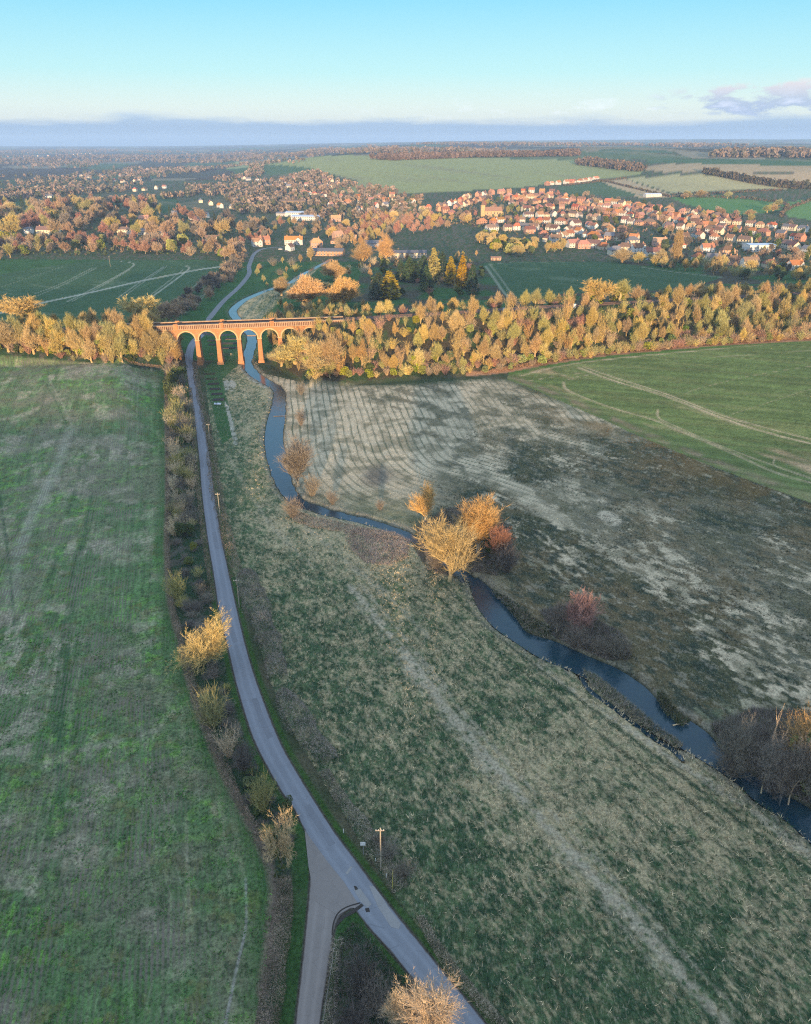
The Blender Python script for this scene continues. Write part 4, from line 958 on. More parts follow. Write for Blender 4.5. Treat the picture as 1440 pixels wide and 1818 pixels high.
n_v = H_('ivy_clad_tree', 233, 11, 10, 'orange', trunk='orange', nc=(4, 3, 3), mx=3, tw=3, tl=.8, twd=.034, ang=(.4, 1), up=.1, L0=.42, tr=.25, ivy=160)
hero(n_v, 1418, 1392, 1246, 82, 'ivy-clad tree with sunlit orange crown at the right edge', 'tree')
sn = MB(); rg_ = np.random.default_rng(8)
def snagb(p, d, L_, r, lv):
    p = np.array(p, float); d = np.array(d, float)
    for i in range(4):
        d = d+rg_.normal(size=3)*.28; d /= np.linalg.norm(d); q = p+d*L_/4; sn.tube(p, q, r, r*.82, 7, cap=(i == 3)); p = q; r *= .82
        if lv < 2 and i > 0: snagb(p, d*.55+rg_.normal(size=3)*.55+np.array((0, 0, .5)), L_*.5, r*.62, lv+1)
snagb((0, 0, -.3), (0, 0, 1), 11, .36, 0)
t_s = Tpl('dead_tree', 'dead tree', [('trunk', sn.mesh('trunk', [M_bark['straw']], True))], 11); V = np.array(sn.v); t_s.w = 2*np.percentile(np.hypot(V[:, 0], V[:, 1]), 97); t_s.h = float(V[:, 2].max())
hero(t_s, 1358, 1382, 1234, 56, 'bleached dead tree snag with bare broken limbs lit by the sun', 'dead tree')
# shrubs one can tell apart
def sh(name, seed, h, w, col, **k):
    t = stems(name, seed, h, w, col, **k); t.w = w; return t
s_ol = sh('shrub', 301, 4, 6, 'olive', n=130, wd=.06, twn=7, leaf=M_ever, nl=1, lr=.12); s_gr = sh('shrub', 302, 4, 6, 'grey', n=150, wd=.06, twn=7); s_pa = sh('shrub', 303, 5, 4, 'pale', n=80, wd=.06, twn=4, fan=.55)
s_dk = sh('shrub', 304, 4, 5, 'dark', n=150, wd=.06, twn=8); s_ev = leafy('evergreen_bush', 305, 4, 4.5, M_ever, 12, 200, lr=.14); s_ev.w = 4.5; s_li = leafy('evergreen_bush', 306, 4, 4.5, M_ivy, 9, 160, lr=.15); s_li.w = 4.5
for t, u, vb, vt, w, l in ((s_ol, 380, 1288, 1214, 68, 'large round olive shrub below the golden lane tree'), (s_pa, 407, 1345, 1284, 46, 'fan of pale upright stems below the olive shrub'),
    (s_dk, 436, 1372, 1312, 44, 'dark twiggy shrub close to the bend of the lane'), (s_ol, 468, 1440, 1368, 52, 'thin olive shrub above the junction'), (s_ev, 510, 1455, 1410, 34, 'dark green bush touching the left edge of the road above the junction'),
    (s_ol, 315, 1064, 1010, 40, 'round olive shrub above the golden lane tree'), (s_li, 344, 980, 957, 17, 'bright green round bush alone on the verge'), (s_gr, 335, 1085, 1062, 30, 'low grey bush just above the golden lane tree'),
    (s_ol, 352, 1025, 1003, 22, 'small olive bush between two round shrubs on the verge'), (s_gr, 358, 1058, 1032, 26, 'grey-green bush by the lane above the golden tree'), (s_gr, 520, 918, 878, 38, 'grey riverside bush on the left bank at the river bend'),
    (s_gr, 1095, 1168, 1118, 48, 'low grey bush right of the red-tipped tree'), (s_gr, 1065, 1160, 1128, 40, 'low grey bush between the red-tipped tree and its right neighbour'), (s_dk, 900, 1015, 960, 46, 'dark bramble bush at the right foot of the willow clump'), (s_dk, 775, 1010, 950, 44, 'dark undergrowth at the left foot of the golden willow'),
    (s_ev, 868, 985, 950, 30, 'dark green bush inside the willow clump'), (s_gr, 555, 880, 838, 36, 'grey thicket right of the pale yellow willow'), (s_gr, 590, 895, 868, 24, 'small grey bush on the far bank above the bend'), (s_gr, 675, 905, 885, 18, 'tiny grey bush on the bank above the curved river'),
    (s_gr, 1020, 1150, 1100, 50, 'grey thicket at the foot of the red-tipped tree'), (s_dk, 640, 1760, 1680, 76, 'bramble mound on the triangle between the two roads'), (s_gr, 668, 1790, 1730, 70, 'grey bramble behind the bare sapling on the road triangle'), (s_dk, 625, 1830, 1770, 70, 'dark bramble at the bottom of the road triangle'),
    (s_gr, 735, 1775, 1735, 40, 'grey bramble beside the right-hand road under the golden tree'), (s_gr, 718, 1555, 1520, 44, 'grey bramble bush right of the telegraph pole'), (s_gr, 690, 1520, 1490, 46, 'grey bramble bush behind the telegraph pole'), (s_gr, 675, 1500, 1470, 34, 'grey bramble bush just beyond the telegraph pole'),
    (s_gr, 535, 700, 676, 20, 'small bush at the corner of the striped stubble field'), (s_gr, 535, 755, 722, 22, 'grey bush on the far bank beside the striped field'), (s_dk, 1430, 1395, 1330, 70, 'dark thicket under the sunlit ivy-clad tree'), (s_dk, 1370, 1405, 1350, 80, 'dark undergrowth in the wood by the lower river'), (s_gr, 1300, 1375, 1320, 70, 'grey undergrowth at the upstream end of the lower wood')):
    hero(t, u, vb, vt, w, l, 'bush')
# the shrub belt between crop field and lane
vt_ = 0
belt = [(u, v) for v in np.arange(670, 960, 11) for u in (307, 320, 333)]
lane_l = np.array(ROAD_L)
for i, (u, v) in enumerate(belt):
    lim = np.interp(v, lane_l[2:, 1], lane_l[2:, 0])-14
    u2 = min(u+rs.uniform(-5, 5)+(v-672)*.02, lim); k = rs.random(); v2 = v+rs.uniform(-6, 6)
    if rs.random() < .12: continue
    t = (s_pa if k < .4 else s_ol if k < .6 else s_gr if k < .85 else s_ev); w = rs.uniform(22, 34)
    x, y = G1(u2, v2); wd = pxm(u2, v2, w); r = plant(t, x, y, wd*rs.uniform(.75, 1.15), label='pale twiggy shrub in the belt between the crop field and the lane', group='shrubs in the roadside belt', cat='bush', name='shrub'); r.scale[0] = r.scale[1] = wd/t.w
VB = [(u, v) for v in np.arange(965, 1520, 17) for u in (0, 1)]
hl_ = np.array([(297, 960), (299, 1020), (304, 1070), (314, 1110), (328, 1165), (341, 1215), (356, 1265), (384, 1335), (419, 1410), (454, 1475), (478, 1525)])
for k_, v in VB:
    a_ = np.interp(v, hl_[:, 1], hl_[:, 0])+12; b_ = np.interp(v, lane_l[:, 1], lane_l[:, 0])-16
    if b_-a_ < 10 or rs.random() < .2: continue
    u2 = a_+(b_-a_)*(k_*.5+rs.uniform(0, .5)); t = rs.choice((s_dk, s_gr, s_gr, s_ol, s_ev)); x, y = G1(u2, v+rs.uniform(-7, 7)); wd = pxm(u2, v, rs.uniform(16, 30))
    r = plant(t, x, y, wd*rs.uniform(.4, .7), label='low scruffy bush in the weedy strip between crop field and lane', group='low bushes of the weedy strip', cat='bush', name='low_bush'); r.scale[0] = r.scale[1] = wd/t.w
# woods on the embankments
def wood(poly, n, md, tps, hs, label, group, seed, cat='tree', wmul=1.0, ok=None, nm=None):
    for p in scatter(poly, n, md, seed=seed):
        if ok and not ok(p): continue
        t = rs.choice(tps); h = rs.uniform(*hs)
        if -75 < p[0] < 5 and p[1] > 380: h = min(h, max(3.0, (23.5 if p[1] < 440 else 14.0)-z1(p[0], p[1])))
        r = plant(t, p[0], p[1], h, label=label, group=group, cat=cat, name=nm)
        s = h/t.h*rs.uniform(.85, 1.15)*wmul; r.scale[0] = r.scale[1] = s
offrail = lambda p: abs(p[1]-raily(p[0]))*.97 > 6.5 and not (VX0-4 < p[0] < VX1+4 and p[1] < raily(p[0])+14 and p[1] > raily(p[0])-7)
RWOOD = [(472, 578), (560, 572), (700, 575), (900, 560), (1100, 548), (1300, 536), (1560, 520), (1560, 596), (1300, 609), (1200, 617), (1080, 628), (1000, 640), (900, 655), (800, 662), (700, 668), (560, 674), (500, 655), (485, 620)]
wood(RWOOD, 360, 3.7, T_cop*2+T_wood+T_ivy+T_ivy[:2]+[T_wood[0], T_wood[3], T_wood[1]], (5.5, 14), 'bare golden-brown tree in the sunlit wood on the embankment right of the viaduct', 'trees on the right embankment', 3, ok=offrail, wmul=.86, nm=None)
wood(RWOOD, 240, 3.9, T_scrub, (3.5, 6.5), 'low twiggy scrub under the trees of the right embankment', 'scrub on the right embankment', 4, 'bush', ok=offrail)
wood([(545, 668), (640, 666), (760, 656), (860, 652), (905, 646), (1010, 630), (1200, 610), (1440, 595), (1540, 590), (1540, 596), (1440, 602), (1200, 618), (1010, 639), (905, 656), (860, 663), (760, 666), (640, 673), (550, 677)], 170, 3.2, T_scrub+T_leafy[:1], (3, 5.5), 'bushy scrub along the front edge of the right wood', 'scrub at the wood front', 24, 'bush', ok=offrail, nm='edge_scrub_bush')  # same scrub bushes as inside the wood
wood(RWOOD, 70, 7, T_leafy[:2], (3, 6.5), 'green bush among the bare trees of the right embankment', 'green bushes on the right embankment', 14, 'bush', ok=offrail)
RB = [(600, 548), (700, 545), (800, 540), (900, 532), (1000, 526), (1100, 520), (1250, 510), (1450, 498), (1450, 512), (1250, 524), (1100, 535), (950, 545), (800, 556), (640, 562)]
def alongrail(x0, x1, n, off, tps, hs, label, group, cat='tree', jit=3.0, nm=None):
    for x in np.linspace(x0, x1, n):
        x = x+rs.uniform(-2, 2); y = raily(x)+off+rs.uniform(-jit, jit); t = rs.choice(tps); h = rs.uniform(*hs)
        r = plant(t, x, y, h, label=label, group=group, cat=cat, name=nm); r.scale[0] = r.scale[1] = h/t.h*rs.uniform(.85, 1.15)
alongrail(-30, 275, 44, 17, T_wood+T_ivy, (7, 11), 'bare golden tree in the row behind the railway right of the viaduct', 'trees behind the right railway')
alongrail(-38, 275, 36, 11, T_scrub, (3, 5), 'scrub bush lining the far side of the railway right of the viaduct', 'scrub behind the right railway', 'bush', nm='trackside_bush')
LW = [(-20, 606), (100, 606), (200, 612), (312, 616), (330, 640), (310, 652), (200, 645), (100, 636), (-20, 628)]
wood(LW, 95, 4.1, T_cop+T_wood+T_ivy, (10, 14), 'bare ivy-streaked tree in the sunlit wood left of the viaduct', 'trees on the left embankment', 5, nm='woodland_tree', ok=lambda p: offrail(p) and np.interp(p[1], ROADC_Y, ROADC_X)-p[0] > 7)
wood([(-20, 622), (100, 630), (200, 640), (300, 650), (312, 640), (200, 630), (100, 622), (-20, 612)], 70, 3.2, T_scrub+T_leafy[:1], (3, 5.5), 'bushy scrub along the front edge of the left wood', 'scrub at the left wood front', 26, 'bush', ok=lambda p: offrail(p) and np.interp(p[1], ROADC_Y, ROADC_X)-p[0] > 6, nm='edge_scrub_bush')
wood(LW, 40, 5.0, T_scrub+T_leafy[1:2], (2.5, 5), 'low bush at the foot of the wood left of the viaduct', 'bushes on the left embankment', 6, 'bush', ok=lambda p: offrail(p) and np.interp(p[1], ROADC_Y, ROADC_X)-p[0] > 6)
alongrail(-215, -132, 15, 14, T_ivy+T_wood[:2], (8, 11.5), 'bare tree in the row behind the railway left of the viaduct', 'trees behind the left railway')
hero(T_oak[0], 42, 578, 526, 74, 'broad spreading oak with heavy limbs behind the left railway', 'tree')
hero(T_oak[0], 255, 576, 526, 66, 'dense rounded tree behind the left railway, second from the viaduct', 'tree'); hero(T_oak[1], 300, 574, 534, 50, 'rounded brown tree behind the railway nearest the viaduct', 'tree')
hero(T_oak[0], 1060, 538, 498, 56, 'broad spreading tree standing above the dark field behind the right railway', 'tree'); hero(T_ivy[1], 1100, 535, 499, 34, 'ivy-clad tree beside the broad tree behind the right railway', 'tree')
# big tree masses at the viaduct's right end
for u, vb, vt, w, l in ((525, 645, 588, 60, 'wide ivy-green tree in front of the last visible arch'), (500, 650, 612, 36, 'bare brown tree at the foot of the sixth pier'), (560, 665, 600, 50, 'ivy-green tree at the corner of the striped field'), (590, 660, 590, 44, 'tall bare tree above the corner of the striped field')):
    hero(T_ivy[0] if 'ivy' in l else T_wood[0], u, vb, vt, w, l, 'tree')
# river meadow and works beyond the viaduct
for t, u, vb, vt, w, l in ((T_golden[0], 545, 545, 490, 48, 'bright orange willow just behind the viaduct, left of a pair'), (T_golden[0], 610, 545, 492, 46, 'bright orange willow just behind the viaduct, right of a pair'), (T_golden[0], 594, 498, 464, 36, 'orange willow beside the upper river reach'),
    (T_golden[1], 575, 520, 500, 30, 'yellow willow between the orange willows'), (T_wood[3], 500, 525, 492, 26, 'pinkish bare tree on the river bank behind the viaduct'), (T_wood[4], 645, 470, 428, 32, 'pale bare tree beside the river near the brick works'),
    (T_wood[4], 684, 466, 416, 28, 'pale pinkish poplar-like tree above the works'), (T_scrub[2], 525, 482, 468, 18, 'small orange bush on the river bend'), (T_wood[3], 552, 462, 438, 12, 'tiny pink tree by the long brick building'), (T_poplar, 1197, 478, 412, 13, 'tall narrow orange poplar beside the village edge'), (T_wood[4], 1272, 480, 450, 16, 'short pale poplar by the village edge'), (T_wood[0], 1104, 466, 440, 34, 'rounded bare tree at the near edge of the village'), (T_wood[3], 1175, 472, 444, 26, 'bare brown tree left of the tall poplar')):
    hero(t, u, vb, vt, w, l, 'tree')
for i, (u, vb, vt, w) in enumerate([(672, 530, 482, 26), (692, 530, 480, 30), (735, 500, 462, 24), (712, 498, 462, 16), (752, 495, 452, 18), (770, 500, 440, 20), (785, 498, 446, 18), (800, 505, 455, 18), (757, 515, 470, 18), (820, 512, 452, 18), (838, 522, 468, 18), (727, 500, 456, 20)]):
    t = T_con[2] if i in (1, 5, 7, 9) else T_con[i % 2]
    hero(t, u, vb, vt, w*1.35, ('golden ' if t is T_con[2] else 'dark green ')+'conifer in the plantation above the right end of the viaduct', 'conifer', 'conifers of the plantation')
wood([(468, 578), (560, 572), (640, 562), (650, 535), (560, 528), (490, 545)], 42, 5, T_wood+T_scrub[:1], (5, 8), 'bare golden tree in the copse directly behind the viaduct', 'trees of the copse behind the viaduct', 21, nm='riverside_tree', ok=lambda p: p[1] > raily(p[0])+12)
wood([(350, 548), (305, 570), (290, 560), (340, 520), (400, 480), (425, 452), (440, 455), (425, 490), (385, 525)], 85, 3.6, [T_far[2], T_far[3], T_far[1]]+T_scrub[1:2], (4.5, 8), 'dull grey bare tree in the hedge left of the upper lane', 'trees in the hedge along the upper lane', 22, nm='hedgerow_tree', ok=lambda p: (pdist(p[:1], p[1:], GL([(371, 566), (392, 540), (405, 527), (422, 512), (436, 496), (443, 484)], HFLAT))[0][0] > 2.8) and p[1] > raily(p[0])+9)
wood([(640, 500), (700, 460), (850, 450), (865, 520), (800, 540), (660, 540)], 60, 7, [J_wood[2], J_wood[0], J_scrub[1], J_scrub[3], J_leafy[1]], (4, 7.5), 'low bare tree in the rough plantation above the right end of the viaduct', 'rough trees of the plantation', 23, nm='plantation_tree')
wood([(590, 480), (660, 455), (720, 448), (740, 458), (680, 475), (620, 495)], 24, 8, [J_wood[2], J_wood[4], J_shrub[0]], (4, 8), 'dull bare tree beside the river meadow in the distance', 'trees of the far river meadow', 24, nm='riverside_tree')
wood([(450, 470), (560, 462), (540, 478), (480, 515), (455, 505)], 12, 16, [J_wood[2], J_wood[3], J_shrub[3]], (4, 8), 'lone small tree dotted on the far river meadow', 'trees dotted on the far meadow', 25)
# belts in front of and within the village; masses of bare brown crowns
J_all = J_wood+J_oak; BR = J_far[:3]+[J_wood[2], J_oak[1], J_far[0]]
left_belt = [(-20, 470), (60, 450), (160, 440), (300, 445), (420, 452), (480, 440), (560, 430), (600, 400), (500, 398), (380, 400), (260, 392), (120, 380), (-20, 372)]
TC = [0]
def belt_(poly, n, md, tps, hs, label, group, seed, okf=None):
    wood(poly, n, md, tps, hs, label, group, seed, ok=okf)
HOUSES = []      # filled by the village below, used to keep trees off the houses
# ------------------------------------------------------------------ houses
M_wall = {'brick': mat('house_brick', speck((.48, .27, .18), .3, 1, rnd=.2)), 'white': mat('white_render', speck((.60, .57, .52), .12, .6, rnd=.2)), 'cream': mat('cream_render', speck((.62, .52, .38), .15, .6, rnd=.15)),
          'grey': mat('grey_cladding', speck((.33, .33, .34), .2, .6, rnd=.15)), 'ochre': mat('ochre_brick', speck((.50, .34, .17), .25, .6, rnd=.1))}
M_roof = {'orange': mat('orange_tiles', speck((.42, .19, .10), .35, 1.2, rnd=.4)), 'brown': mat('brown_tiles', speck((.21, .12, .085), .35, 1.2, rnd=.35)), 'grey': mat('slate_roof', speck((.17, .165, .175), .3, 1.2, rnd=.25)), 'pale': mat('pale_sheet_roof', speck((.50, .55, .60), .15, .5, .5, rnd=.1))}
M_glass = mat('window_glass', lambda n, b: (n.put((.03, .04, .05), b.inputs['Base Color']), n.put(.12, b.inputs['Roughness']), n.put(.6, b.inputs['Specular IOR Level'])))
M_door = mat('door_paint', speck((.10, .07, .05), .2, 1, rnd=.5))
def house_parts(w, d, he, rise, hip, wm, rm, full, chim=1, gabwing=False):
    """list of (name, mesh, parent index or None)"""
    P = []; wl = MB(); wl.box(-w/2, w/2, -d/2, d/2, -1.5, he)
    if not hip:
        for sx_ in (-1, 1): wl.poly([(sx_*w/2, -d/2*sx_, he), (sx_*w/2, d/2*sx_, he), (sx_*w/2, 0, he+rise)])
    if gabwing:
        gx0, gx1 = w*.12, w*.42; wl.box(gx0, gx1, -d/2-1.6, -d/2+.1, -1.5, he); wl.poly([(gx0, -d/2-1.6, he), (gx1, -d/2-1.6, he), ((gx0+gx1)/2, -d/2-1.6, he+rise*.75)])
    P.append(('wall', wl.mesh('wall', [M_wall[wm]]), None))
    r = MB(); o = .45; t = .22; e = o*rise/(d/2); hx = (w/2-d*.42) if hip else w/2+o*.6; zt = he+rise
    A = [(-w/2-o*.8, -d/2-o, he-e), (w/2+o*.8, -d/2-o, he-e), (w/2+o*.8, d/2+o, he-e), (-w/2-o*.8, d/2+o, he-e)]; B = [(-hx, 0, zt), (hx, 0, zt)]
    up = lambda p: (p[0], p[1], p[2]+t)
    for dz in (0, 1):
        f = up if dz else (lambda p: p)
        r.poly([f(A[0]), f(A[1]), f(B[1]), f(B[0])][::1 if dz else -1]); r.poly([f(A[2]), f(A[3]), f(B[0]), f(B[1])][::1 if dz else -1])
        if hip: r.poly([f(A[1]), f(A[2]), f(B[1])][::1 if dz else -1]); r.poly([f(A[3]), f(A[0]), f(B[0])][::1 if dz else -1])
    ring = A if hip else [A[0], A[1], B[1], A[2], A[3], B[0]]
    for i in range(len(ring)):
        a, b = ring[i], ring[(i+1) % len(ring)]; r.poly([a, b, up(b), up(a)])
    if gabwing:
        gc = (gx0+gx1)/2; ez = he-.2; top = he+rise*.75+.2
        r.poly([(gx0-.35, -d/2-2.0, ez), (gc, -d/2-2.0, top), (gc, 0, top), (gx0-.35, 0-d*.1, ez)]); r.poly([(gc, -d/2-2.0, top), (gx1+.35, -d/2-2.0, ez), (gx1+.35, 0-d*.1, ez), (gc, 0, top)])
    P.append(('roof', r.mesh('roof', [M_roof[rm]]), None)); ri = len(P)-1
    for k in range(chim):
        c = MB(); cx = (-1 if k else 1)*w*.36*(.6 if hip else 1); c.box(cx-.45, cx+.45, -.35, .45, zt-1.0, zt+1.1); c.box(cx-.53, cx+.53, -.43, .53, zt+1.1, zt+1.3); c.tube((cx, .05, zt+1.3), (cx, .05, zt+1.65), .14, .11, 6, cap=True)
        P.append(('chimney', c.mesh('chimney', [M_wall['brick']]), ri))
    nw = max(2, int(w/3.2)); fl = [1.5] if he < 4 else [1.4, 4.1]
    wins = []
    for s in (-1, 1):
        for j in range(nw):
            x = -w/2+w*(j+.5)/nw
            for z_ in fl:
                if s < 0 and z_ == fl[0] and j == nw//2 and full: continue
                if gabwing and s < 0 and gx0-.6 < x < gx1+.6: continue
                wins.append((x, s*d/2, z_))
    if full:
        gm = MB(); gm.box(-.62, .62, -.05, .05, -.6, .6, 0); gm.box(-.72, .72, -.075, .075, .6, .72, 1); gm.box(-.72, .72, -.12, .12, -.72, -.6, 1); gm.box(-.72, -.62, -.075, .075, -.6, .6, 1); gm.box(.62, .72, -.075, .075, -.6, .6, 1); gm.box(-.04, .04, -.07, .07, -.6, .6, 1)
        me = gm.mesh('window', [M_glass, M_white])
        for x, y, z_ in wins: P.append(('window', me, None, (x, y, z_)))
        if gabwing:
            for z_ in fl: P.append(('window', me, None, ((gx0+gx1)/2, -d/2-1.6, z_)))
        dm = MB(); dm.box(-.5, .5, -.07, .07, 0, 2.1); x = -w/2+w*(nw//2+.5)/nw; P.append(('door', dm.mesh('door', [M_door]), None, (x, -d/2, 0)))
    else:
        gm = MB()
        for x, y, z_ in wins: gm.box(x-.7, x+.7, y-.06, y+.06, z_-.65, z_+.65)
        P.append(('windows', gm.mesh('windows', [M_glass]), None))
    return P
HT = {}
def house(x, y, rz, spec, label, group=None, cat='house', name='house', sc=1.0, zo=0.0):
    if spec not in HT: HT[spec] = house_parts(*spec)
    r = empty(name, (x, y, z1(x, y)+zo), rz, label, cat, group); r.scale = (sc,)*3; obs = []
    for p in HT[spec]:
        o = bpy.data.objects.new(p[0], p[1]); COL.objects.link(o); o.parent = obs[p[2]] if p[2] is not None else r; obs.append(o)
        if len(p) > 3: o.location = p[3]
    HOUSES.append((x, y, max(spec[0], spec[1])*sc*.5)); return r
def hpx(u, v, rz, spec, label, **k):
    x, y = G1(u, v); return house(x, y, rz, spec, label, **k)
FULL = True
# spec: w, d, eaves, rise, hip, wall, roof, full, chimneys, front wing
named = [
 (522, 434, .05, (20, 9, 5.6, 3.4, False, 'white', 'orange', FULL, 2, True), 'large white house with gables under an orange roof, near the upper lane'),
 (457, 437, .35, (11, 8, 5.6, 3.2, False, 'white', 'orange', FULL, 1, True), 'white gabled house end standing against a taller brick house'),
 (470, 434, .35, (12, 8, 6, 3.2, False, 'brick', 'orange', FULL, 2, False), 'brick house with orange roof joined right of the white gabled house'),
 (515, 445, 1.2, (9, 6.5, 4.4, 3, False, 'white', 'brown', FULL, 1, False), 'small white gabled cottage below the large white house'),
 (562, 439, .25, (13, 9, 6, 3.6, True, 'brick', 'orange', FULL, 1, False), 'hipped orange-roofed brick house above the long brick works'),
 (600, 423, .6, (12, 8, 5.2, 3.2, False, 'brick', 'orange', FULL, 1, False), 'brick house with steep orange roof between works and village'),
 (626, 415, .2, (12, 8, 5.2, 3.2, False, 'brick', 'orange', FULL, 1, True), 'orange gabled brick house beyond the works, upper of two'),
 (622, 427, .1, (15, 8, 3.4, 2.8, False, 'brick', 'orange', FULL, 1, False), 'long low orange-roofed brick cottage beyond the works'),
 (597, 432, 0, (12, 8, 3.2, 2.6, True, 'brick', 'brown', FULL, 1, False), 'low brown-roofed bungalow next to the hipped brick house'),
 (380, 428, .1, (18, 9, 3.6, 2.8, False, 'cream', 'brown', FULL, 1, True), 'cream bungalow with brown roof alone among the trees'),
 (222, 415, .0, (16, 9, 5.4, 2.6, True, 'cream', 'brown', FULL, 1, False), 'cream house with long brown roof on the left hillside, left of a pair'),
 (255, 416, .1, (16, 9, 3.8, 2.8, False, 'white', 'grey', FULL, 1, True), 'white bungalow with grey roof on the left hillside, right of a pair'),
 (87, 416, .05, (25, 10, 5.6, 3.6, False, 'cream', 'brown', FULL, 2, True), 'broad cream house with brown gables on the left hillside'),
 (52, 414, .1, (9, 8, 5.5, 1.6, True, 'white', 'grey', FULL, 1, False), 'small square white house beside the broad cream one'),
 (4, 414, .4, (12, 9, 6, 3, False, 'white', 'brown', FULL, 1, False), 'white house cut by the left edge of the picture'),
 (257, 394, .0, (13, 9, 5, 3.4, False, 'brick', 'orange', FULL, 1, True), 'red-gabled brick house high among the left trees'),
 (295, 418, .3, (12, 7, 3.4, 2.4, False, 'white', 'grey', FULL, 1, False), 'low white cottage half hidden by the left trees'),
 (345, 390, .2, (15, 9, 5, 3.2, False, 'white', 'orange', FULL, 1, True), 'white house with orange roof above the middle trees'),
 (365, 386, -.3, (10, 7, 4.6, 3.4, False, 'white', 'grey', FULL, 0, False), 'slim white gable right of the orange-roofed white house'),
 (308, 384, .0, (12, 8, 4.6, 3, False, 'white', 'grey', FULL, 1, False), 'white cottage with grey roof left of the orange-roofed white house'),
 (597, 393, .1, (14, 9, 5, 3.4, False, 'brick', 'orange', FULL, 1, False), 'brick house with orange roof above the glass roofs'),
 (88, 351, .0, (14, 9, 4, 2.4, False, 'white', 'grey', FULL, 1, False), 'tiny white house on the distant left slope'),
 (440, 336, .0, (26, 12, 5, .8, False, 'white', 'grey', FULL, 0, False), 'flat-topped white building in the middle distance'),
]
for u, v, rz, sp_, lb in named: hpx(u, v, rz, sp_, lb)
bd = lambda w, d, he, ri, hip, wm, rm: (w, d, he, ri, hip, wm, rm, FULL, 0, False)
hpx(582, 453, -.12, bd(34, 13, 4.6, 2.2, False, 'brick', 'grey'), 'long low brick works building with a grey roof near the river', cat='building', name='works_building')
hpx(520, 366, -.03, bd(46, 14, 8, 2.4, False, 'ochre', 'brown'), 'long ochre office block lit by the sun in the middle distance', cat='building', name='office_block')
hpx(545, 390, -.1, bd(42, 22, 5, 1.6, False, 'white', 'pale'), 'wide low shed with pale blue glass roofs, front one', cat='building', name='warehouse')
hpx(535, 383, -.1, bd(46, 20, 5, 1.6, False, 'white', 'pale'), 'wide low shed with pale blue glass roofs, rear one', cat='building', name='warehouse')
hpx(506, 383, -.1, bd(24, 16, 4, 1.6, False, 'grey', 'grey'), 'low grey shed left of the pale glass roofs', cat='building', name='shed')
hpx(1346, 445, .05, bd(28, 18, 6.5, .8, False, 'white', 'pale'), 'big square white hall with pale roof in the right of the village', cat='building', name='hall')
hpx(720, 457, .05, bd(42, 12, 5, 2.0, False, 'cream', 'grey'), 'long cream shed with grey roof above the conifers', cat='building', name='shed')
hpx(1158, 349, .2, bd(30, 12, 4, 1.6, False, 'white', 'pale'), 'long pale barn among the fields above the village', cat='barn', name='barn')
hpx(668, 438, .1, bd(24, 12, 4.4, 2.4, False, 'grey', 'grey'), 'dark-roofed farm shed by the river meadow', cat='building', name='shed')
hpx(742, 488, .2, bd(6, 5, 4.5, 2, False, 'brick', 'brown'), 'small brick lodge among the conifers', cat='building', name='lodge')
hpx(880, 462, .1, bd(10, 4, 2.6, .9, False, 'brick', 'orange'), 'low red shed at the corner of the dark field', cat='shed', name='shed')
# the church
cx_, cy_ = G1(862, 384); ch = empty('church', (cx_, cy_, z1(cx_, cy_)), .15, 'sunlit stone church with a pointed spire in the middle of the village', 'church')
b = MB(); b.box(-2, 24, -5, 5, -1, 8); b.box(20, 26, -3.5, 3.5, -1, 6)
for s in (-1, 1): b.poly([(24 if s > 0 else -2, -5*s, 8), (24 if s > 0 else -2, 5*s, 8), (24 if s > 0 else -2, 0, 13)])
b.build('nave', M_wall['ochre'], ch)
b = MB(); b.poly([(-2.4, -5.6, 7.5), (24.4, -5.6, 7.5), (24.4, 0, 13.2), (-2.4, 0, 13.2)]); b.poly([(24.4, 5.6, 7.5), (-2.4, 5.6, 7.5), (-2.4, 0, 13.2), (24.4, 0, 13.2)]); b.build('roof', M_roof['orange'], ch)
b = MB(); b.box(-7.5, -2, -2.8, 2.8, -1, 15); b.box(-7.8, -1.7, -3.1, 3.1, 15, 15.6); b.build('tower', M_wall['ochre'], ch)
b = MB()
for i in range(8):
    a0, a1 = i*math.pi/4, (i+1)*math.pi/4; b.poly([(-4.75+2.6*math.cos(a0), 2.6*math.sin(a0), 15.6), (-4.75+2.6*math.cos(a1), 2.6*math.sin(a1), 15.6), (-4.75, 0, 27)])
b.build('spire', M_roof['brown'], ch)
w_m = MB(); w_m.box(-.5, .5, -.05, .05, -1.4, 1.2); me_ = w_m.mesh('window', [M_glass])
for x in (2, 7, 12, 17):
    o = bpy.data.objects.new('window', me_); COL.objects.link(o); o.parent = ch; o.location = (x, -5, 4.5)
HOUSES.append((cx_, cy_, 18))
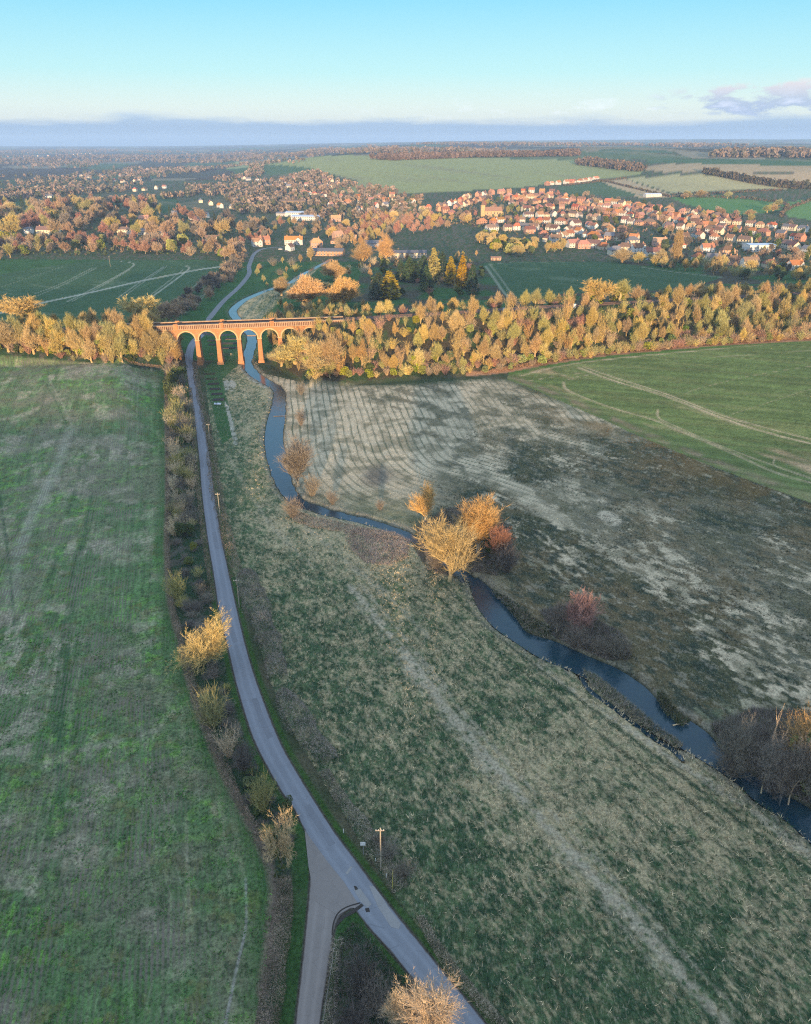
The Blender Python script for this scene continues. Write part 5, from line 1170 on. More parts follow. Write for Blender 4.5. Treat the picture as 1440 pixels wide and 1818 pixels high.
# rows of houses on the village streets, traced along each street
hr = random.Random(11)
STREETS = [
 ([(972, 329), (1010, 326), (1055, 320)], 10, 'small far row of houses on the ridge above the village', 'ow'),
 ([(785, 369), (845, 349), (920, 342), (985, 344)], 13, 'orange-roofed house in the topmost village rows above the church', 'o'),
 ([(790, 376), (850, 358), (925, 350), (1000, 350)], 13, 'orange-roofed house in the topmost village rows above the church', 'o'),
 ([(900, 356), (970, 352), (1030, 358), (1100, 364), (1200, 378), (1290, 388)], 22, 'orange-roofed brick house in the long upper rows of the right hillside', 'o'),
 ([(905, 364), (975, 360), (1035, 366), (1105, 373), (1200, 388), (1290, 398)], 22, 'orange-roofed brick house in the long upper rows of the right hillside', 'o'),
 ([(930, 375), (1000, 371), (1070, 378), (1145, 388), (1220, 398), (1300, 410)], 20, 'orange-roofed brick house in the middle rows of the right hillside', 'o'),
 ([(935, 386), (1010, 384), (1080, 393), (1180, 404), (1280, 416)], 17, 'brown-roofed house in the middle rows of the right hillside', 'b'),
 ([(860, 398), (905, 394), (960, 396), (1030, 402), (1100, 412)], 12, 'orange-roofed house in the streets right of the church', 'o'),
 ([(865, 410), (930, 408), (1000, 412), (1080, 422)], 11, 'white-walled house in the streets right of the church', 'w'),
 ([(975, 428), (1020, 420), (1060, 424), (1130, 428)], 9, 'mixed house on the lower village street', 'm'),
 ([(1290, 398), (1340, 402), (1400, 408), (1450, 414)], 9, 'white house at the right end of the village', 'w'),
 ([(1285, 410), (1340, 416), (1400, 424), (1450, 432)], 8, 'mixed house at the right end of the village', 'm'),
 ([(1230, 420), (1280, 428), (1320, 432)], 5, 'white house left of the big white hall', 'w'),
 ([(1390, 440), (1420, 446), (1460, 452)], 4, 'white house right of the big white hall', 'w'),
 ([(745, 375), (770, 372), (800, 380), (830, 384)], 6, 'orange-roofed house at the left end of the village', 'o'),
 ([(730, 362), (700, 366), (660, 370), (640, 376)], 6, 'white-walled house left of the village centre', 'w'),
 ([(590, 366), (620, 362), (650, 360), (700, 356)], 7, 'orange-roofed house left of the village centre', 'o'),
 ([(500, 322), (540, 316), (575, 320), (600, 328)], 12, 'distant orange-roofed house on the wooded rise in the middle', 'o'),
 ([(470, 332), (510, 334), (555, 330), (600, 336)], 9, 'distant mixed house on the wooded rise in the middle', 'm'),
 ([(248, 304), (280, 302), (318, 300)], 10, 'tiny far house on the left horizon woods', 'o'),
 ([(130, 313), (170, 316), (205, 312), (245, 320)], 10, 'tiny white far house on the left valley side', 'w'),
 ([(15, 279), (60, 278), (110, 276), (160, 273)], 12, 'barely visible house in the far left town', 'o'),
 ([(150, 338), (200, 336), (240, 340), (290, 334)], 8, 'pale house among the trees of the left valley floor', 'w'),
 ([(540, 345), (590, 350), (640, 352), (700, 350)], 12, 'orange-roofed house on the slope above the pale sheds', 'o'),
 ([(430, 318), (470, 322), (520, 328)], 8, 'pale-walled distant house left of the wooded rise', 'w'),
 ([(360, 360), (400, 372), (440, 366)], 5, 'pale house beyond the left hillside trees', 'w'),
 ([(205, 322), (230, 325), (250, 320)], 4, 'tiny white far house on the left valley side', 'w'),
]
WM = {'o': ('brick', 'brick', 'cream', 'white'), 'b': ('brick', 'white', 'cream'), 'w': ('white', 'white', 'cream'), 'm': ('brick', 'white', 'cream')}
RM = {'o': ('orange', 'orange', 'orange', 'brown'), 'b': ('brown', 'orange', 'brown'), 'w': ('brown', 'grey', 'orange'), 'm': ('brown', 'orange', 'grey'), 'ow': ('orange',)}
WM['ow'] = ('white', 'brick')
nh = 0
for pts, n, lb, kd in STREETS:
    if n > 10 and min(p[0] for p in pts) > 700: n = int(n*1.35)
    P = resample(smoothline(GL(pts), 4), n)
    tg_ = np.gradient(P, axis=0)
    for i, (x, y) in enumerate(P):
        x += hr.uniform(-5, 5); y += hr.uniform(-6, 6); a = math.atan2(tg_[i][1], tg_[i][0])+hr.choice((0, 0, 0, math.pi, math.pi/2))+hr.uniform(-.15, .15)
        big = hr.random() < .3
        house(x, y, a, ((15 if big else 11), (8.5 if big else 8), 5.4, 3.4, hr.random() < .35, hr.choice(WM[kd]), hr.choice(RM[kd]), False, hr.choice((0, 1)), False), lb, group=lb.replace('house', 'houses'), sc=hr.uniform(.78, 1.0)); nh += 1
# front row by the dark field: bigger in view, each with its own look
FR = [(1000, 436, 'o', 0), (1017, 439, 'o', .3), (1035, 441, 'o', .1), (1052, 440, 'o', -.2), (1071, 442, 'o', .1), (985, 430, 'w', .2), (1108, 446, 'w', -.1), (1132, 447, 'm', .3), (1240, 462, 'w', .1), (1265, 466, 'w', -.1), (1300, 470, 'b', .1), (1330, 473, 'b', .1), (1366, 474, 'w', .1), (1410, 479, 'w', .2), (1092, 452, 'm', .2), (1158, 455, 'b', 0),
      (965, 420, 'o', .1), (940, 414, 'b', .2), (1122, 434, 'w', .1), (1170, 436, 'm', -.1), (1205, 440, 'o', .2), (1255, 447, 'o', .1), (1290, 452, 'b', .1), (1210, 426, 'm', .1), (1060, 428, 'w', .1)]
for i, (u, v, kd, rz) in enumerate(FR):
    wm_, rm_ = hr.choice(WM[kd]), hr.choice(RM[kd]); hip = i % 2 == 0; wing = i % 3 == 1
    side_ = 'left of the poplar' if u < 1150 else ('right of the poplar' if u < 1320 else 'near the white hall')
    hpx(u, v, rz, (12+i % 4, 8.5, 5.2 if i % 4 else 3.6, 3.4, hip, wm_, rm_, FULL, 1+(i % 5 == 0), wing), '%s %s house with %s roof%s, village front, %s' % (wm_, 'hipped' if hip else 'gabled', rm_, ' and bay' if wing else '', side_), group='front houses of the village')
    nh += 1
print('houses', len(HOUSES))
# ------------------------------------------------------------------ trees in and around the village
HA = np.array([(a, b) for a, b, c in HOUSES])
def offhouse(p, d=8.5):
    q = HA[np.abs(HA[:, 1]-p[1]+4) < 24]
    return not len(q) or not np.any((np.abs(q[:, 0]-p[0]) < d) & (q[:, 1]-p[1] < 22) & (q[:, 1]-p[1] > -7))
def offfield(p): return not inpoly(p[:1], p[1:], DARKL)[0] and not inpoly(p[:1], p[1:], DARKR)[0]
okv = lambda p: offhouse(p) and offfield(p)
brown = 'bare brown tree among the houses of the left hillside'
wood([(-30, 468), (60, 452), (160, 448), (300, 452), (420, 462), (440, 440), (360, 432), (200, 425), (60, 425), (-30, 430)], 105, 7.5, BR+J_scrub[:2]+J_leafy[:1], (8, 14), 'bare golden-brown tree in the belt along the far edge of the left field', 'trees beyond the left field', 31, ok=okv, nm='field_tree')
wood([(-30, 428), (60, 420), (200, 420), (330, 425), (440, 430), (470, 415), (420, 392), (280, 378), (270, 365), (120, 365), (-30, 372)], 190, 9, BR+[J_oak[0], J_wood[5], J_con[0], J_con[1], J_far[3]]+BR, (11, 19), brown, 'trees of the left hillside', 32, ok=okv, nm='hillside_tree')
wood([(440, 432), (600, 420), (600, 400), (470, 395)], 40, 10, BR+J_gold[1:]+J_con[:1], (7, 12), 'bare tree between the riverside houses and the pale glass roofs', 'trees round the riverside houses', 33, ok=okv, nm='garden_tree')
wood([(600, 455), (640, 440), (700, 420), (760, 412), (840, 395), (740, 385), (640, 388), (600, 410)], 95, 9, BR+[J_wood[4], J_wood[4], J_gold[1]], (8, 14), 'pale bare tree in the grey belt left of the church', 'trees left of the church', 34, ok=okv, nm='grey_tree')
wood([(845, 432), (870, 445), (920, 456), (925, 440), (860, 420)], 26, 7, [J_gold[1], J_leafy[0], J_oak[0]], (8, 12), 'dense yellow-green tree in the block left of the dark field', 'yellow trees left of the dark field', 35, ok=okv)
wood([(925, 455), (1000, 452), (1000, 440), (930, 432)], 16, 8, [J_oak[0], J_leafy[1], J_wood[1]], (7, 11), 'rounded tree along the top of the dark field', 'trees along the dark field', 36, ok=okv)
wood([(740, 385), (850, 400), (960, 425), (1100, 440), (1240, 468), (1440, 490), (1460, 410), (1300, 385), (1100, 355), (940, 345), (760, 370)], 240, 11, [J_far[0], J_far[1], J_far[2], J_oak[1], J_leafy[1], J_con[0], J_far[3], J_wood[5]], (7, 12), 'bare garden tree among the houses of the village', 'garden trees of the village', 37, ok=okv, nm='garden_tree')
wood([(1100, 475), (1240, 490), (1300, 495), (1460, 500), (1460, 480), (1300, 474), (1140, 460)], 70, 8, [J_wood[0], J_wood[1], J_scrub[2], J_leafy[1], J_oak[0]], (6, 11), 'bare tree in the strip between the dark field and the lower village', 'trees below the village', 38, ok=okv, nm='field_tree')

def mass(name, polys, hs, cols, label, cat='woodland', seed=1, leafr=1.0, nl=26, gaps=False):
    """a far wood that reads as one mass: many small crowns in one object"""
    r = np.random.default_rng(seed); Vs = []; Cs = []
    for poly, n in polys:
        P = GL(poly); x0, y0 = P.min(0); x1, y1 = P.max(0); c = r.uniform((x0, y0), (x1, y1), (n*6, 2)); c = c[inpoly(c[:, 0], c[:, 1], P)]; c = (c[fbm(c[:, 0], c[:, 1]*.6, 230, 55, 3) > .47] if gaps else c)[:n]; c = c[[offhouse(q, 10) for q in c]] if len(c) else c
        if not len(c): continue
        zb = HR(c[:, 0], c[:, 1]); h = r.uniform(hs[0], hs[1], len(c)); col = np.array(cols)[r.integers(0, len(cols), len(c))]*r.uniform(.75, 1.25, (len(c), 1))
        d = r.normal(size=(len(c), nl, 3)); d /= np.linalg.norm(d, axis=2)[..., None]; rr = r.uniform(.6, 1, (len(c), nl, 1))
        ctr = np.stack([c[:, 0], c[:, 1], zb+h*.55], 1)[:, None]+d*rr*np.stack([h*.42, h*.42, h*.45], 1)[:, None]
        ls = (h*.17*leafr)[:, None, None]
        a = r.normal(size=ctr.shape); a /= np.linalg.norm(a, axis=2)[..., None]; b_ = np.cross(a, r.normal(size=ctr.shape)); b_ /= np.linalg.norm(b_, axis=2)[..., None]
        q = np.stack([ctr-a*ls, ctr-b_*ls, ctr+a*ls, ctr+b_*ls], 2); Vs.append(q.reshape(-1, 3)); Cs.append(np.repeat(col, nl*4, 0))
    V = np.vstack(Vs); C_ = np.vstack(Cs); F = np.arange(len(V)).reshape(-1, 4)
    o = mesh_np(name, V, F, [M_attr], col=C_); return tag(o, label, cat, kind='stuff')
def attrm(n, b):
    a = n.n('ShaderNodeAttribute', attribute_name='col').outputs['Color']
    n.l(n.mix(1.0, a, n.m('ADD', n.m('MULTIPLY', n.noise(.8, 4, .7), 1.0), .5), 'MULTIPLY'), b.inputs['Base Color']); b.inputs['Roughness'].default_value = .9
M_attr = mat('mixed_growth', attrm)
BRC = [(.24, .17, .12), (.18, .145, .11), (.26, .20, .14), (.12, .11, .08), (.09, .10, .055), (.28, .20, .15)]  # crown browns darkened: the valley's shade is put into the colour
mass('distant_trees', [([(-60, 372), (60, 366), (200, 362), (330, 350), (200, 335), (-60, 345)], 480), ([(-60, 345), (200, 336), (330, 322), (330, 300), (-60, 318)], 420), ([(330, 352), (430, 348), (500, 340), (500, 300), (330, 300)], 700), ([(420, 380), (500, 380), (500, 345), (400, 352)], 260), ([(500, 320), (600, 325), (560, 305), (500, 300)], 260), ([(200, 300), (450, 298), (560, 290), (420, 285), (200, 290)], 420), ([(-60, 300), (200, 300), (200, 288), (-60, 290)], 300)],
     (8, 14), BRC, 'brown winter woodland filling the left valley into the distance', seed=3, gaps=True)
mass('rise_trees', [([(560, 395), (740, 388), (760, 362), (700, 340), (560, 318), (500, 322), (480, 345), (500, 375)], 520)], (7, 13), BRC, 'bare brown trees crowding the wooded rise left of the village', seed=39, nl=34)
mass('far_woods', [([(-100, 286), (500, 284), (560, 274), (420, 272), (-100, 278)], 1300), ([(500, 280), (760, 276), (900, 268), (560, 268)], 900), ([(1250, 281), (1500, 284), (1500, 270), (1290, 272)], 500), ([(540, 266), (1200, 262), (1450, 258), (900, 256)], 900), ([(-100, 276), (300, 272), (500, 268), (200, 266), (-100, 268)], 900)],
     (10, 18), [(.16, .12, .09), (.11, .10, .07), (.20, .15, .11)], 'dark far woods strung along the horizon fields', seed=4, nl=14, leafr=1.5, gaps=True)
mass('ridge_wood', [([(655, 283), (700, 280), (800, 279), (900, 276), (1025, 272), (1030, 277), (960, 278), (830, 280), (700, 285)], 620)], (11, 16), [(.15, .10, .075), (.12, .085, .06)], 'long dark brown wood along the crest of the green hill', seed=5, leafr=1.2)
mass('copse', [([(1022, 290), (1050, 286), (1120, 296), (1150, 302), (1130, 306), (1060, 298), (1022, 293)], 300)], (9, 14), [(.16, .11, .07), (.12, .09, .06)], 'dark elongated copse on the right side of the green hill', seed=6)
mass('village_scrub', [([(750, 390), (850, 405), (960, 428), (1100, 445), (1240, 470), (1440, 492), (1460, 410), (1300, 385), (1100, 358), (940, 348), (760, 372)], 1500), ([(560, 398), (740, 392), (760, 365), (560, 330)], 500), ([(-30, 455), (430, 455), (440, 400), (280, 385), (-30, 390)], 900)], (2, 4.5), [(.16, .13, .07), (.10, .12, .05), (.20, .14, .09), (.07, .09, .04)], 'garden hedges and bushes between the village houses', 'garden bushes', seed=7, nl=12, leafr=1.5)
def hedge_far(pts, n, h, label, seed, cols=((.14, .10, .07), (.10, .09, .05))):
    P = smoothline(GL(pts), 4); c = resample(P, n); r = np.random.default_rng(seed); hh = r.uniform(h*.6, h*1.2, n); c = c+r.normal(size=c.shape)*.8; zb = HR(c[:, 0], c[:, 1]); nl = 14
    d = r.normal(size=(n, nl, 3)); d /= np.linalg.norm(d, axis=2)[..., None]; step = np.hypot(*(P[-1]-P[0]))/n
    ctr = np.stack([c[:, 0], c[:, 1], zb+hh*.5], 1)[:, None]+d*np.stack([hh*0+max(step*.6, h*.4), hh*.4, hh*.5], 1)[:, None]*r.uniform(.4, 1, (n, nl, 1)); ls = (hh*.28)[:, None, None]
    a = r.normal(size=ctr.shape); a /= np.linalg.norm(a, axis=2)[..., None]; b_ = np.cross(a, r.normal(size=ctr.shape)); b_ /= np.linalg.norm(b_, axis=2)[..., None]
    V = np.stack([ctr-a*ls, ctr-b_*ls, ctr+a*ls, ctr+b_*ls], 2).reshape(-1, 3); C_ = np.repeat(np.array(cols)[r.integers(0, len(cols), n)], nl*4, 0)
    return tag(mesh_np('hedge', V, np.arange(len(V)).reshape(-1, 4), [M_attr], col=C_), label, 'hedge')
hedge_far([(1190, 350), (1130, 336), (1072, 322), (1055, 322)], 90, 4, 'dark hedge dividing the brown field from the pale field above the village', 41)
hedge_far([(1112, 317), (1070, 322), (1000, 330)], 60, 4, 'hedge along the top of the brown hillside field', 42)
hedge_far([(1250, 308), (1300, 318), (1340, 326), (1400, 334), (1450, 334)], 160, 12, 'dark row of tall hedge trees crossing the right hillside', 43, ((.07, .07, .04), (.10, .08, .05)))
hedge_far([(1195, 346), (1290, 343), (1390, 338)], 70, 4, 'thin hedge below the pale field on the right hillside', 44)
hedge_far([(1385, 386), (1400, 372), (1450, 352)], 60, 5, 'brown hedge climbing to the right edge of the picture', 45)
hedge_far([(1195, 350), (1300, 352), (1390, 362), (1392, 374)], 70, 5, 'hedge round the bright green hillside field', 46)
hedge_far([(600, 300), (680, 306), (760, 312), (850, 302)], 50, 1.2, 'faint field bank crossing the big green hill', 47)
hedge_far([(780, 402), (830, 396), (845, 404)], 30, 3, 'hedge beside the sunlit rough ground', 48)
for i, (u, v, t_) in enumerate([(1220, 350, 12), (1243, 350, 13), (1292, 352, 13), (1215, 352, 9), (1362, 378, 16), (1372, 376, 14), (1380, 368, 15), (1330, 384, 12)]):
    hero(J_wood[(2, 3)[i % 2]], u, v, v-t_, 14, 'lone dark hedgerow tree on the right hillside', 'tree', 'lone hedgerow trees on the hillside')
# ------------------------------------------------------------------ near hedges and rough growth
def twigs(name, spine, hw_, h, dens, cols, label, cat, seed, L_=.6, wd=.05, kind=None, upb=.6, fill=1.0, zfun=None):
    """a mound of twigs following a line: half width and height may be sequences"""
    r = np.random.default_rng(seed); P = smoothline(spine, 4); s = np.r_[0, np.cumsum(np.hypot(*np.diff(P, axis=0).T))]; n = int(dens*s[-1])
    t = r.uniform(0, s[-1], n); px_ = np.interp(t, s, P[:, 0]); py_ = np.interp(t, s, P[:, 1]); tg_ = np.gradient(P, axis=0); tx = np.interp(t, s, tg_[:, 0]); ty = np.interp(t, s, tg_[:, 1]); l_ = np.hypot(tx, ty); nx_, ny_ = -ty/l_, tx/l_
    W_ = np.interp(t/s[-1], np.linspace(0, 1, len(hw_)), hw_)*(.65+.7*vnoise(t/3.5, t*0, seed)); Hh = np.interp(t/s[-1], np.linspace(0, 1, len(h)), h)*(.6+.8*vnoise(t/2.8, t*0+9, seed))
    a = r.uniform(-1, 1, n); hz = np.sqrt(np.clip(1-a*a, 0, 1))*r.uniform(.25, 1, n)**.6
    x = px_+nx_*W_*a; y = py_+ny_*W_*a; z_ = HR(x, y)+Hh*hz*fill-.1
    D = np.stack([nx_*a*.8, ny_*a*.8, np.full(n, upb)], 1)+r.normal(size=(n, 3))*.55
    V, F = blades_np(np.stack([x, y, z_], 1), D, r.uniform(.5, 1.2, n)*L_, np.full(n, wd)*r.uniform(.7, 1.4, n), r)
    C_ = np.array(cols)[r.integers(0, len(cols), n)]*r.uniform(.7, 1.3, (n, 1)); clump = vnoise(x/1.7, y/1.7, seed+2)[:, None]; C_ = C_*(.7+.6*clump)
    o = mesh_np(name, V, F, [M_attr], col=np.repeat(C_, 3, 0)); return tag(o, label, cat, kind=kind)
GRY = [(.30, .24, .20), (.40, .33, .28), (.15, .12, .10), (.12, .14, .07)]; BRN = [(.32, .22, .16), (.40, .30, .22), (.20, .15, .10), (.09, .12, .05)]; STR = [(.52, .43, .31), (.42, .34, .24), (.30, .24, .18), (.14, .15, .08)]
gp = lambda p: GL(p, HFLAT)
twigs('hedge', gp([(346, 645), (352, 690), (362, 735), (372, 780), (378, 830), (386, 880), (400, 940), (412, 990), (424, 1025)]), [1.0, 1.6, 1.4, 1.4, 1.6, 1.7, 1.8], [1.0, 1.5, 1.4, 1.5, 1.6, 1.7, 1.9], 130, BRN, 'thin brown hedge along the right of the lane from viaduct to the tall thicket', 'hedge', 61, .6, .06)
twigs('hedge', gp([(436, 1020), (452, 1070), (470, 1120), (486, 1165), (492, 1205)]), [2.0, 2.9, 3.0, 2.7, 2.0], [2.4, 3.2, 3.2, 3.0, 2.2], 420, GRY, 'thick dark bramble hedge right of the lane opposite the golden tree', 'hedge', 62, .55, .05)
twigs('hedge', gp([(500, 1232), (520, 1265), (545, 1305), (570, 1335), (590, 1355)]), [1.8, 2.5, 3.0, 2.8, 1.8], [1.8, 2.6, 3.0, 2.8, 1.8], 420, GRY, 'second dark bramble hedge right of the lane, nearer the junction', 'hedge', 63, .5, .05)
twigs('hedge', gp([(575, 1370), (610, 1425), (640, 1465), (680, 1530), (712, 1580)]), [1.0, 1.0, 1.5, 1.6, 1.0], [.9, 1.0, 1.4, 1.4, .8], 260, STR+GRY, 'low straggly hedge of dead stalks beside the junction', 'hedge', 64, .5, .045)
twigs('hedge', gp([(745, 1628), (778, 1685), (815, 1735), (850, 1775), (885, 1818), (920, 1870)]), [.55, .6, .7, .7, .8], [.5, .6, .7, .7, .8], 260, STR, 'pale dead-grass hedge along the right-hand road at the bottom', 'hedge', 65, .45, .045)
twigs('hedge', gp([(505, 1560), (505, 1610), (496, 1680), (486, 1750), (474, 1820), (462, 1900)]), [1.0, 1.25, 1.3, 1.3, 1.4], [1.1, 1.2, 1.2, 1.2, 1.3], 620, BRN+[(.30, .24, .19)], 'clipped brown field hedge left of the side road', 'hedge', 66, .38, .04)
twigs('hedge', GL([(296, 660), (297, 740), (298, 820), (298, 900), (297, 960), (299, 1020), (304, 1070), (314, 1110), (328, 1165), (341, 1215), (356, 1265), (384, 1335), (419, 1410), (454, 1475), (482, 1535)]), [.7, .8, .6, .6, .7, .8, .9], [.9, 1.0, .8, .8, .9, 1.0, 1.0], 130, BRN, 'thin brown hedge down the right side of the crop field', 'hedge', 67, .5, .05)
twigs('hedge', gp([(338, 690), (342, 740), (346, 800), (352, 870), (361, 950), (370, 1010), (378, 1070)]), [.7, .8, .7, .6], [.8, 1.0, .9, .6], 110, BRN, 'low brown hedge on the left side of the lane towards the viaduct', 'hedge', 71, .5, .05)
twigs('hedge', gp([(600, 1668), (592, 1720), (588, 1780), (582, 1850)]), [.6, .8, .9, 1.0], [.7, .9, 1.0, 1.0], 200, STR+GRY, 'ragged pale hedge on the left of the road triangle', 'hedge', 68, .5, .045)
twigs('hedge', GL([(0, 615), (70, 622), (150, 632), (230, 642), (288, 652)]), [1.2, 1.0, .8, .5], [1.2, 1.0, .8, .5], 60, [(.30, .2, .13), (.22, .15, .1)], 'low dry hedge between the left wood and the crop field', 'hedge', 69, .7, .1)
twigs('hedge', GL([(870, 662), (920, 652), (1000, 638), (1080, 628), (1200, 617), (1330, 607), (1460, 600)]), [1.2, 1.2, 1.0], [1.2, 1.0, .9], 50, [(.36, .20, .12), (.28, .17, .10)], 'low orange-brown hedge at the foot of the right wood', 'hedge', 70, .8, .12)
# undergrowth of the verge strip, reeds and bank grass: nobody could count it
def cover(name, poly, n, cols, label, cat, seed, hL=(.3, .6), wd=.05, mask=None, colf=None, tri=3, spread=.8, up=1.0, near=1.0):
    r = np.random.default_rng(seed); P = poly; x0, y0 = P.min(0); x1, y1 = P.max(0); out = []; tot = 0
    x = r.uniform(x0, x1, n*4); y = y0+(y1-y0)*r.uniform(0, 1, n*4)**near; k = inpoly(x, y, P)
    if mask is not None: k &= mask(x, y)
    x, y = x[k][:n], y[k][:n]; n2 = len(x)
    X = np.repeat(x, tri)+r.normal(size=n2*tri)*.10; Y = np.repeat(y, tri)+r.normal(size=n2*tri)*.10
    az_ = np.repeat(fbm(x, y, 7, seed, 3)*12, tri)
    D = np.stack([np.cos(az_)*.5, np.sin(az_)*.5, np.zeros(n2*tri)], 1)+r.normal(size=(n2*tri, 3))*spread*.6; D[:, 2] = np.abs(D[:, 2])*.5+up
    Ln = r.uniform(*hL, n2*tri); V, F = blades_np(np.stack([X, Y, HR(X, Y)-.08], 1), D, Ln, wd*r.uniform(.6, 1.4, n2*tri), r)
    C_ = (np.array(cols)[r.integers(0, len(cols), n2)] if colf is None else colf(x, y, r)); C_ = np.repeat(C_*r.uniform(.75, 1.25, (n2, 1)), tri, 0)
    o = mesh_np(name, V, F, [M_attr], col=np.repeat(C_, 3, 0)); return tag(o, label, cat, kind='stuff')
def notroad(x, y):
    on = inpoly(x, y, np.vstack([roadL, roadR[::-1]])) | inpoly(x, y, np.vstack([sideL, sideR[::-1]])); return ~on
def roadgap(x, y, g): return np.minimum(np.minimum(pdist(x, y, roadL)[0], pdist(x, y, roadR)[0]), np.minimum(pdist(x, y, sideL)[0], pdist(x, y, sideR)[0])) > g
def meadcol(x, y, r):
    dm = pdist(x, y, bankL)[0]; dh = pdist(x, y, MEAD)[0]
    tr = (S((fbm(x, y, 34, 63)-.42)*3.2)*.5+.5*np.clip(1-dm/70, 0, 1)+.15)*np.clip((y-48)/45, .4, 1)*np.clip(dh/16, .1, 1)
    p = np.clip(.42+(fbm(x*1.3+.7*y, (y-.4*x)*.6, 1.0, 64, 4)-.5)*1.9+(tr-.55)*.75+(fbm(x, y, 4.5, 65, 4)-.5)*1.0, 0, 1)
    st = (r.uniform(size=len(x)) < p*.9+.06)[:, None]
    return np.where(st, np.array((.70, .55, .33)), np.where(r.uniform(size=(len(x), 1)) < .5, np.array((.055, .11, .045)), np.array((.035, .07, .03))))
MP1 = MEADOW[MEADOW[:, 1] > 0]
cover('meadow_grass', MEADOW, 75000, None, 'long tussocky meadow grass, green and bleached, between lane and river', 'grass', 81, (.45, .95), .09, mask=lambda x, y: (pdist(x, y, PATHS[0][0])[0] > 1.3) & (y < 190) & (y > 52) & roadgap(x, y, 2.0), colf=meadcol, tri=3, near=1.0, spread=1.0, up=.55)
cover('meadow_grass', MEADOW, 16000, None, 'far stretch of the tussocky meadow grass by the river bend', 'grass', 82, (.4, .8), .12, mask=lambda x, y: (y >= 190) & (y < 330) & roadgap(x, y, 2.0) & ~inpoly(x, y, LAWN), colf=meadcol, tri=3, spread=1.0, up=.55)
def cropcol(x, y, r):
    a = S((fbm(x, y, 1.6, 54, 4)-.45)*5)[:, None]*r.uniform(0, 1, (len(x), 1)); return np.array((.06, .15, .05))*(1-a)+np.array((.15, .34, .06))*a
cover('crop_leaves', FIELD_L, 70000, None, 'young leafy crop plants across the left field', 'crop', 83, (.25, .5), .17, mask=lambda x, y: (y < 150) & (y > 40) & (x > -115) & (fbm(x, y, 1.6, 54, 4) > .44), colf=cropcol, tri=3, spread=1.4, up=.35)
VERGE = np.vstack([FIELD_L[5:22], GL([(486, 1585), (500, 1570), (545, 1500)], HFLAT), roadL[::-1][[i for i in range(len(roadL)) if 95 < roadL[::-1][i][1] < 368]]])
cover('undergrowth', VERGE, 30000, [(.05, .10, .045), (.035, .07, .035), (.22, .19, .17), (.16, .12, .10), (.06, .13, .04)], 'tangled weeds and dead stalks between crop field and lane', 'undergrowth', 84, (.4, 1.0), .07, mask=lambda x, y: roadgap(x, y, 1.6), tri=3, spread=1.0, up=.7)
TRI = GL([(625, 1640), (650, 1652), (690, 1700), (740, 1765), (800, 1850), (840, 1910), (560, 1910), (575, 1818), (592, 1720), (602, 1660)], HFLAT)
cover('undergrowth', TRI, 9000, [(.05, .10, .045), (.035, .07, .035), (.24, .20, .18), (.16, .12, .10)], 'weeds and brambles on the triangle between the two roads', 'undergrowth', 85, (.3, .8), .055, mask=lambda x, y: roadgap(x, y, 1.0), tri=3, spread=1.0, up=.7)
cover('verge_grass', np.vstack([roadR[20:]+np.array((3.2, 1.2)), roadR[20:][::-1]]), 12000, [(.05, .15, .025), (.04, .11, .025), (.07, .16, .03)], 'bright mown grass strip along the right of the lane', 'grass', 86, (.12, .28), .05, mask=lambda x, y: roadgap(x, y, .5), tri=3, spread=1.0, up=.5)
def band(P, a, b): return np.vstack([offs(P, a), offs(P, b)[::-1]])
bl = resample(bankL, 240); br = resample(bankR, 240)
for nm, P, sd_, lb in (('bank_grass', bl, 87, 'dead straw grass along the left bank of the river'), ('bank_grass', br, 88, 'dead straw grass along the right bank of the river')):
    cover(nm, band(P, 2.6, -2.6), 15000, [(.36, .31, .23), (.28, .23, .17), (.19, .15, .12), (.07, .10, .045)], lb, 'grass', sd_, (.4, 1.0), .09, mask=lambda x, y: ~inpoly(x, y, riverpoly) & (y < 420) & (pdist(x, y, bankL)[0] > .2) & (pdist(x, y, bankR)[0] > .2) & (fbm(x, y, 3, 97, 3) > .40), tri=3, spread=.9, up=.8)
cover('reeds', GL([(612, 945), (640, 938), (700, 945), (728, 960), (722, 990), (690, 1005), (650, 1000), (622, 975)], HFLAT), 4200, [(.40, .31, .27), (.46, .36, .30), (.27, .21, .18)], 'patch of flattened purplish dead reeds below the curved river', 'reeds', 89, (.5, 1.0), .08, tri=3, spread=.9, up=.55)
cover('reeds', GL([(520, 905), (560, 918), (620, 930), (700, 948), (720, 958), (640, 950), (560, 938), (520, 925)], HFLAT), 3000, [(.50, .42, .32), (.40, .33, .26), (.26, .21, .16)], 'pale dead reeds along the inside of the river bend', 'reeds', 90, (.5, 1.0), .08, tri=3, spread=.9, up=.6)
WC = [(.24, .19, .16), (.32, .26, .22), (.14, .11, .09), (.09, .11, .05)]
cover('undergrowth', GL([(738, 935), (790, 905), (860, 890), (905, 935), (912, 1000), (880, 1022), (845, 1015), (815, 1030), (760, 1012), (735, 975)], HFLAT), 9000, WC, 'tangled brown scrub under the willow clump at the river bend', 'undergrowth', 98, (.7, 1.7), .07, mask=lambda x, y: ~inpoly(x, y, riverpoly), tri=4, spread=1.1, up=.7)
cover('undergrowth', GL([(960, 1085), (1010, 1075), (1060, 1100), (1110, 1130), (1122, 1170), (1080, 1172), (1030, 1152), (985, 1132)], HFLAT), 5000, WC, 'grey tangled thicket round the red-tipped tree on the bank', 'undergrowth', 99, (.7, 1.6), .07, mask=lambda x, y: ~inpoly(x, y, riverpoly), tri=4, spread=1.1, up=.7)
